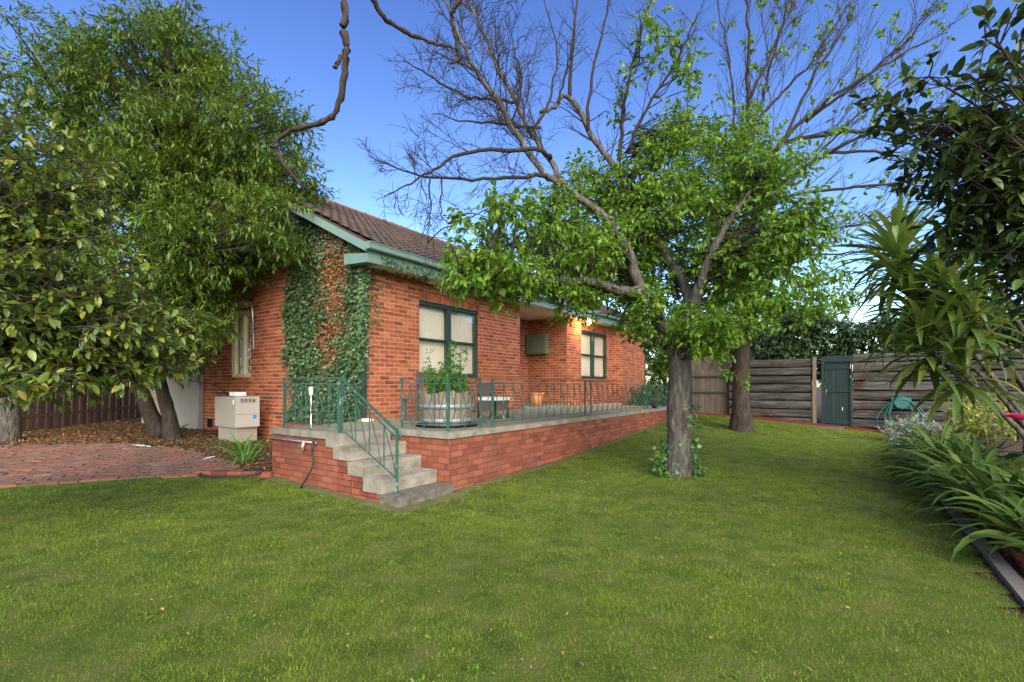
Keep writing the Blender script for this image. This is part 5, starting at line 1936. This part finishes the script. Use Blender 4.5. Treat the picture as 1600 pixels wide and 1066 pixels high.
# ------------------------------------------------------------------ overhanging tree behind the camera: its bare limb hangs into the picture
ob = np.array([-2.6, -2.6, -.02])
ot = thing('overhanging_tree', ob, 'bare crooked branches hanging into the top of the picture against the sky', 'tree')
tr = MB()
trunk_tube(tr, [ob - [0, 0, .1], ob + [.1, .1, 2], ob + [.3, .6, 4.2], ob + [.8, 1.8, 6]], [.24, .2, .16, .12], 12, 18, .4)
add('trunk', tr, M['bark_dark'], ot, True)
fork = ob + [.8, 1.8, 6]
hang = [
    ([fork, np.array([-1.4, 1.6, 6.6]), at(545, -260, 4.0), at(541, -60, 4.1), at(537, 40, 4.1), at(541, 95, 4.1), at(527, 170, 4.15), at(500, 192, 4.2), at(450, 205, 4.25), at(431, 228, 4.3), at(448, 262, 4.3), at(474, 292, 4.35)], (.10, .08, .05, .034, .03, .028, .026, .024, .02, .018, .016, .012)),
    ([at(545, -230, 4.0), at(560, -60, 4.3), at(590, 14, 4.5), at(625, 45, 4.7), at(670, 65, 4.9), at(714, 76, 5.0)], (.04, .026, .022, .02, .017, .012)),
    ([at(690, -160, 4.6), at(722, -20, 4.8), at(706, 22, 4.9), at(712, 60, 5.0), at(718, 90, 5.05), at(704, 100, 5.05)], (.03, .024, .022, .02, .017, .014)),
    ([at(545, -230, 4.0), at(620, -220, 4.3), at(690, -160, 4.6)], (.045, .035, .03)),
    ([at(537, 85, 4.1), at(528, 98, 4.08), at(522, 106, 4.06)], (.018, .016, .013)),
    ([at(435, 226, 4.28), at(428, 229, 4.25), at(421, 228, 4.2)], (.014, .012, .01)),
]
kn = MB()
for P, R in hang:
    Q = cr(P, len(P) * 6)
    Q[3:-1] += RNG.normal(size=(len(Q) - 4, 3)) * .006
    R = np.interp(np.linspace(0, 1, len(Q)), np.linspace(0, 1, len(R)), R) * (1 + .12 * RNG.normal(size=len(Q)))
    kn.tube(Q, R, 8)
add('hanging_branch', kn, M['bark_dark'], ot, True)

# ------------------------------------------------------------------ ivy on the house corner
iy = thing('climbing_ivy', hp(UC - .05, -3.9, .7), 'ivy with a dead brown patch climbing the gable corner of the house', 'ivy')
gp, gd, gn_, gs, bp_, bd, bn, bs_ = [], [], [], [], [], [], [], []
tries = 0
while len(gp) < 12500 and tries < 60000:
    tries += 1
    z = random.uniform(.75, 5.1)
    v = random.uniform(-6.2, V0 + .04)
    zr = ZR - (VRG - v) * -1 * rise if False else ZE + (VE - v) * rise
    if z > zr - .12:
        continue
    left = V0 - 2.5 + .35 * gn((v, z * 1.1, 3)) + .25 * gn((v * 4, z * 4, 7)) + (.4 if z > 4.1 else 0) - (.35 * max(0, 1.3 - z))
    if v < left:
        continue
    cov = .5 + .5 * gn((v * 1.6, z * 1.2, 0)) + .25 * gn((v * 5, z * 5, 4))
    dist_r = V0 - v
    ctr = .95 + .3 * gn((0, z * .9, 5)) - .12 * (z - 2.6)
    dead = math.exp(-((dist_r - ctr) / (.52 + .12 * (z - 2.5))) ** 2) * min(1, max(.38, (z - .9) / 1.6)) + .55 * gn((v * 3.5, z * 2.6, 8))
    if dead < .35 and random.random() > cov + .35:
        continue
    p = hp(UC - .02 - abs(random.gauss(0, .04)) - (.05 if dead < .3 else 0) * random.random(), v, z)
    o = -U
    d = unit(rdir(1)[0] * .7 + np.array([0, 0, -.7]) + o * .35)
    n_ = unit(o + rdir(1)[0] * .6 + np.array([0, 0, .35]))
    if dead > .66 + random.gauss(0, .25):
        bp_.append(p); bd.append(d); bn.append(n_); bs_.append(random.uniform(.03, .06))
    else:
        gp.append(p); gd.append(d); gn_.append(n_); gs.append(random.uniform(.04, .085))
for i in range(700):            # wrapped round the top of the downpipe
    z = random.uniform(1.75, 3.72)
    if random.random() > .35 + .65 * (z - 1.75) / 1.2:
        continue
    a = random.random()
    p = hp(UC - .115 - .03 * random.random(), V0 - .03 + .13 * random.random(), z) if a < .6 else hp(UC - .12 + .14 * random.random(), V0 + .085 + .03 * random.random(), z)
    gp.append(p)
    gd.append(unit(rdir(1)[0] * .7 + np.array([0, 0, -.6])))
    gn_.append(unit(V * .6 - U * .6 + rdir(1)[0] * .6))
    gs.append(random.uniform(.04, .08))
for i in range(900):            # straggling runners on the front wall, fascia and soffit
    c = random.choice([0, 1, 1, 2])
    if c == 0:
        a = abs(random.gauss(0, .22))
        z = random.uniform(2.6, 3.7)
        p = hp(UC + a, V0 + .03, z)
    elif c == 1:
        a = random.uniform(0, 2.4)
        if random.random() < a / 3:
            continue
        p = hp(U0 + .3 + a, VE - .02, SZ + random.uniform(-.02, .14))
    else:
        a = random.uniform(0, 1.5)
        p = hp(UC + a, V0 + .1 + .25 * a * random.random(), SZ - .03)
    gp.append(p)
    gd.append(unit(rdir(1)[0] + np.array([0, 0, -.4])))
    gn_.append(unit(V + rdir(1)[0] * .6))
    gs.append(random.uniform(.03, .06))
add('foliage', leaves(np.array(gp), np.array(gd), np.array(gn_), np.array(gs), 'ivy'), M['leaf_ivy'], iy, kind='stuff')
add('dead_foliage', leaves(np.array(bp_), np.array(bd), np.array(bn), np.array(bs_), 'ivy'), M['leaf_dead'], iy, kind='stuff', label='brown dried patch of the ivy')
sm = MB()
for i in range(16):
    v = V0 - random.uniform(.05, 1.7)
    pts = [hp(UC - .02, v, .75)]
    for z in np.linspace(1.2, random.uniform(2.5, 4.2), 6):
        v = min(V0 - .02, v + random.gauss(0, .09))
        pts.append(hp(UC - .02, v, z))
    sm.tube(cr(pts, 16), np.linspace(.012, .004, 16), 4, cap=False)
add('stem', sm, M['bark_dark'], iy)

# ------------------------------------------------------------------ trees and hedges beyond the fences
def far_tree(name, base, h, rad, label, mt, n, m_, size, kind_='simple', trunk=.2, low=.35):
    base = np.asarray(base, float)
    t = thing(name, base, label, 'tree')
    q = MB()
    trunk_tube(q, [base - [0, 0, .1], base + [.1, 0, h * .4], base + [0, .1, h * .75]], [trunk, trunk * .8, trunk * .3], 10, 12, .3)
    add('trunk', q, M['bark_dark'], t, True)
    cl_ = ellip(base + [0, 0, h * (low + 1) / 2], (rad, rad, h * (1 - low) / 2), n, m_, rad * .26, .35)
    tw_ = MB()
    for (c, r, k_) in cl_[::2]:
        s = base + np.array([0, .05, random.uniform(.4, .7) * h])
        tw_.tube(cr([s, (s + c) / 2 + rdir(1)[0] * .1, c], 6), np.linspace(trunk * .25, .01, 6), 4, cap=False)
    add('branches', tw_, M['bark_dark'], t)
    add('crown', clump_leaves(cl_, kind_, size, droop=.4), M[mt], t, kind='stuff')


far_tree('backdrop_tree', [-17.5, 15.5, .1], 6.5, 2.8, 'dark tree beyond the paling fence at the far left', 'leaf_b', 60, 110, .24)
far_tree('backdrop_tree', [-15.0, 22.5, .3], 7.0, 3.0, 'dark tree beyond the corner of the two paling fences', 'leaf_hedge', 60, 110, .26)
far_tree('backdrop_tree', [16.2, 26.5, .2], 6.4, 2.6, 'green tree beyond the sleeper wall above the green gate', 'leaf_a', 40, 90, .26)
far_tree('backdrop_tree', [20.0, 21.5, .1], 5.6, 2.6, 'dark tree beyond the sleeper wall behind the cane plant', 'leaf_hedge', 60, 110, .24)
far_tree('backdrop_tree', [19.0, 15.0, .1], 5.4, 2.3, 'yellowish green tree beyond the sleeper wall at the right', 'leaf_b', 56, 110, .2)
far_tree('backdrop_tree', [13.0, 30.0, .3], 6.0, 3.2, 'green tree far behind the second lawn tree', 'leaf_hedge', 50, 110, .3)
far_tree('backdrop_tree', [9.3, 24.5, .4], 5.0, 2.3, 'pale green tree behind the end of the house', 'leaf_a', 44, 100, .22)
hd = thing('hedge', hp(14.8, 5, .1), 'dark evergreen hedge behind the sleeper wall and green gate', 'hedge')
hcl = []
for i in range(280):
    vv = random.uniform(1.0, 10.5)
    hcl.append((hp(random.uniform(14.3, 15.6), vv, random.uniform(1.6, 3.9 + .35 * math.sin(vv * 2.1) + .25 * math.sin(vv * 5))), .38, 90))
add('foliage', clump_leaves(hcl, 'ovate', .17, droop=.5), M['leaf_hedge'], hd, kind='stuff')
q = MB()
for i in range(9):
    b = hp(14.8, 2.4 + i * .8, 0)
    q.tube(cr([b, b + [.1, 0, 1], b + [0, .1, 2.3]], 7), np.linspace(.06, .02, 7), 6)
add('stem', q, M['bark_dark'], hd)

far_tree('tall_shrub', hp(16.9, -2.3, .42), 5.2, 1.7, 'yellow green tall shrub past the far end of the house', 'leaf_a', 130, 100, .14, low=.05, trunk=.08)
far_tree('backdrop_tree', [12.4, 21.8, .3], 5.2, 2.2, 'light green tree beyond the sleeper wall right of the second lawn tree', 'leaf_a', 60, 100, .17, low=.2)
far_tree('backdrop_tree', [16.5, 17.8, .2], 4.8, 2.0, 'olive tree beyond the sleeper wall right of the green gate', 'leaf_b', 60, 100, .18, low=.2)
far_tree('backdrop_tree', [22.5, 17.5, .1], 6.2, 2.6, 'dark tree beyond the sleeper wall behind the dark camellia', 'leaf_hedge', 60, 100, .22, low=.2)
far_tree('backdrop_tree', hp(18.5, .8, .4), 5.2, 2.0, 'dense green tree behind the paling gate', 'leaf_hedge', 60, 100, .2, low=.1)

# broad-leaved weeds in the lawn
wp, wd_, wn_, ws = [], [], [], []
while len(wp) < 900:
    x, y = random.uniform(-6, 9), random.uniform(2.4, 12)
    if not on_lawn(np.array([x]), np.array([y]))[0]:
        continue
    for q in range(random.randint(5, 14)):
        a = random.uniform(0, 6.28)
        r = abs(random.gauss(0, .05))
        px_, py_ = x + r * math.cos(a), y + r * math.sin(a)
        wp.append([px_, py_, 0])
        wd_.append([math.cos(a), math.sin(a), random.uniform(.1, .7)])
        wn_.append(unit(rdir(1)[0] * .4 + np.array([0, 0, 1])))
        ws.append(random.uniform(.018, .045))
wp = np.array(wp)
wp[:, 2] = gz(wp[:, 0], wp[:, 1]) + .018
w_ = add('lawn_weeds', leaves(wp, np.array(wd_), np.array(wn_), np.array(ws), 'ovate'), M['leaf_a'], None, kind='stuff')
w_['label'] = 'small broad-leaved weeds scattered through the lawn'
w_['category'] = 'weeds'
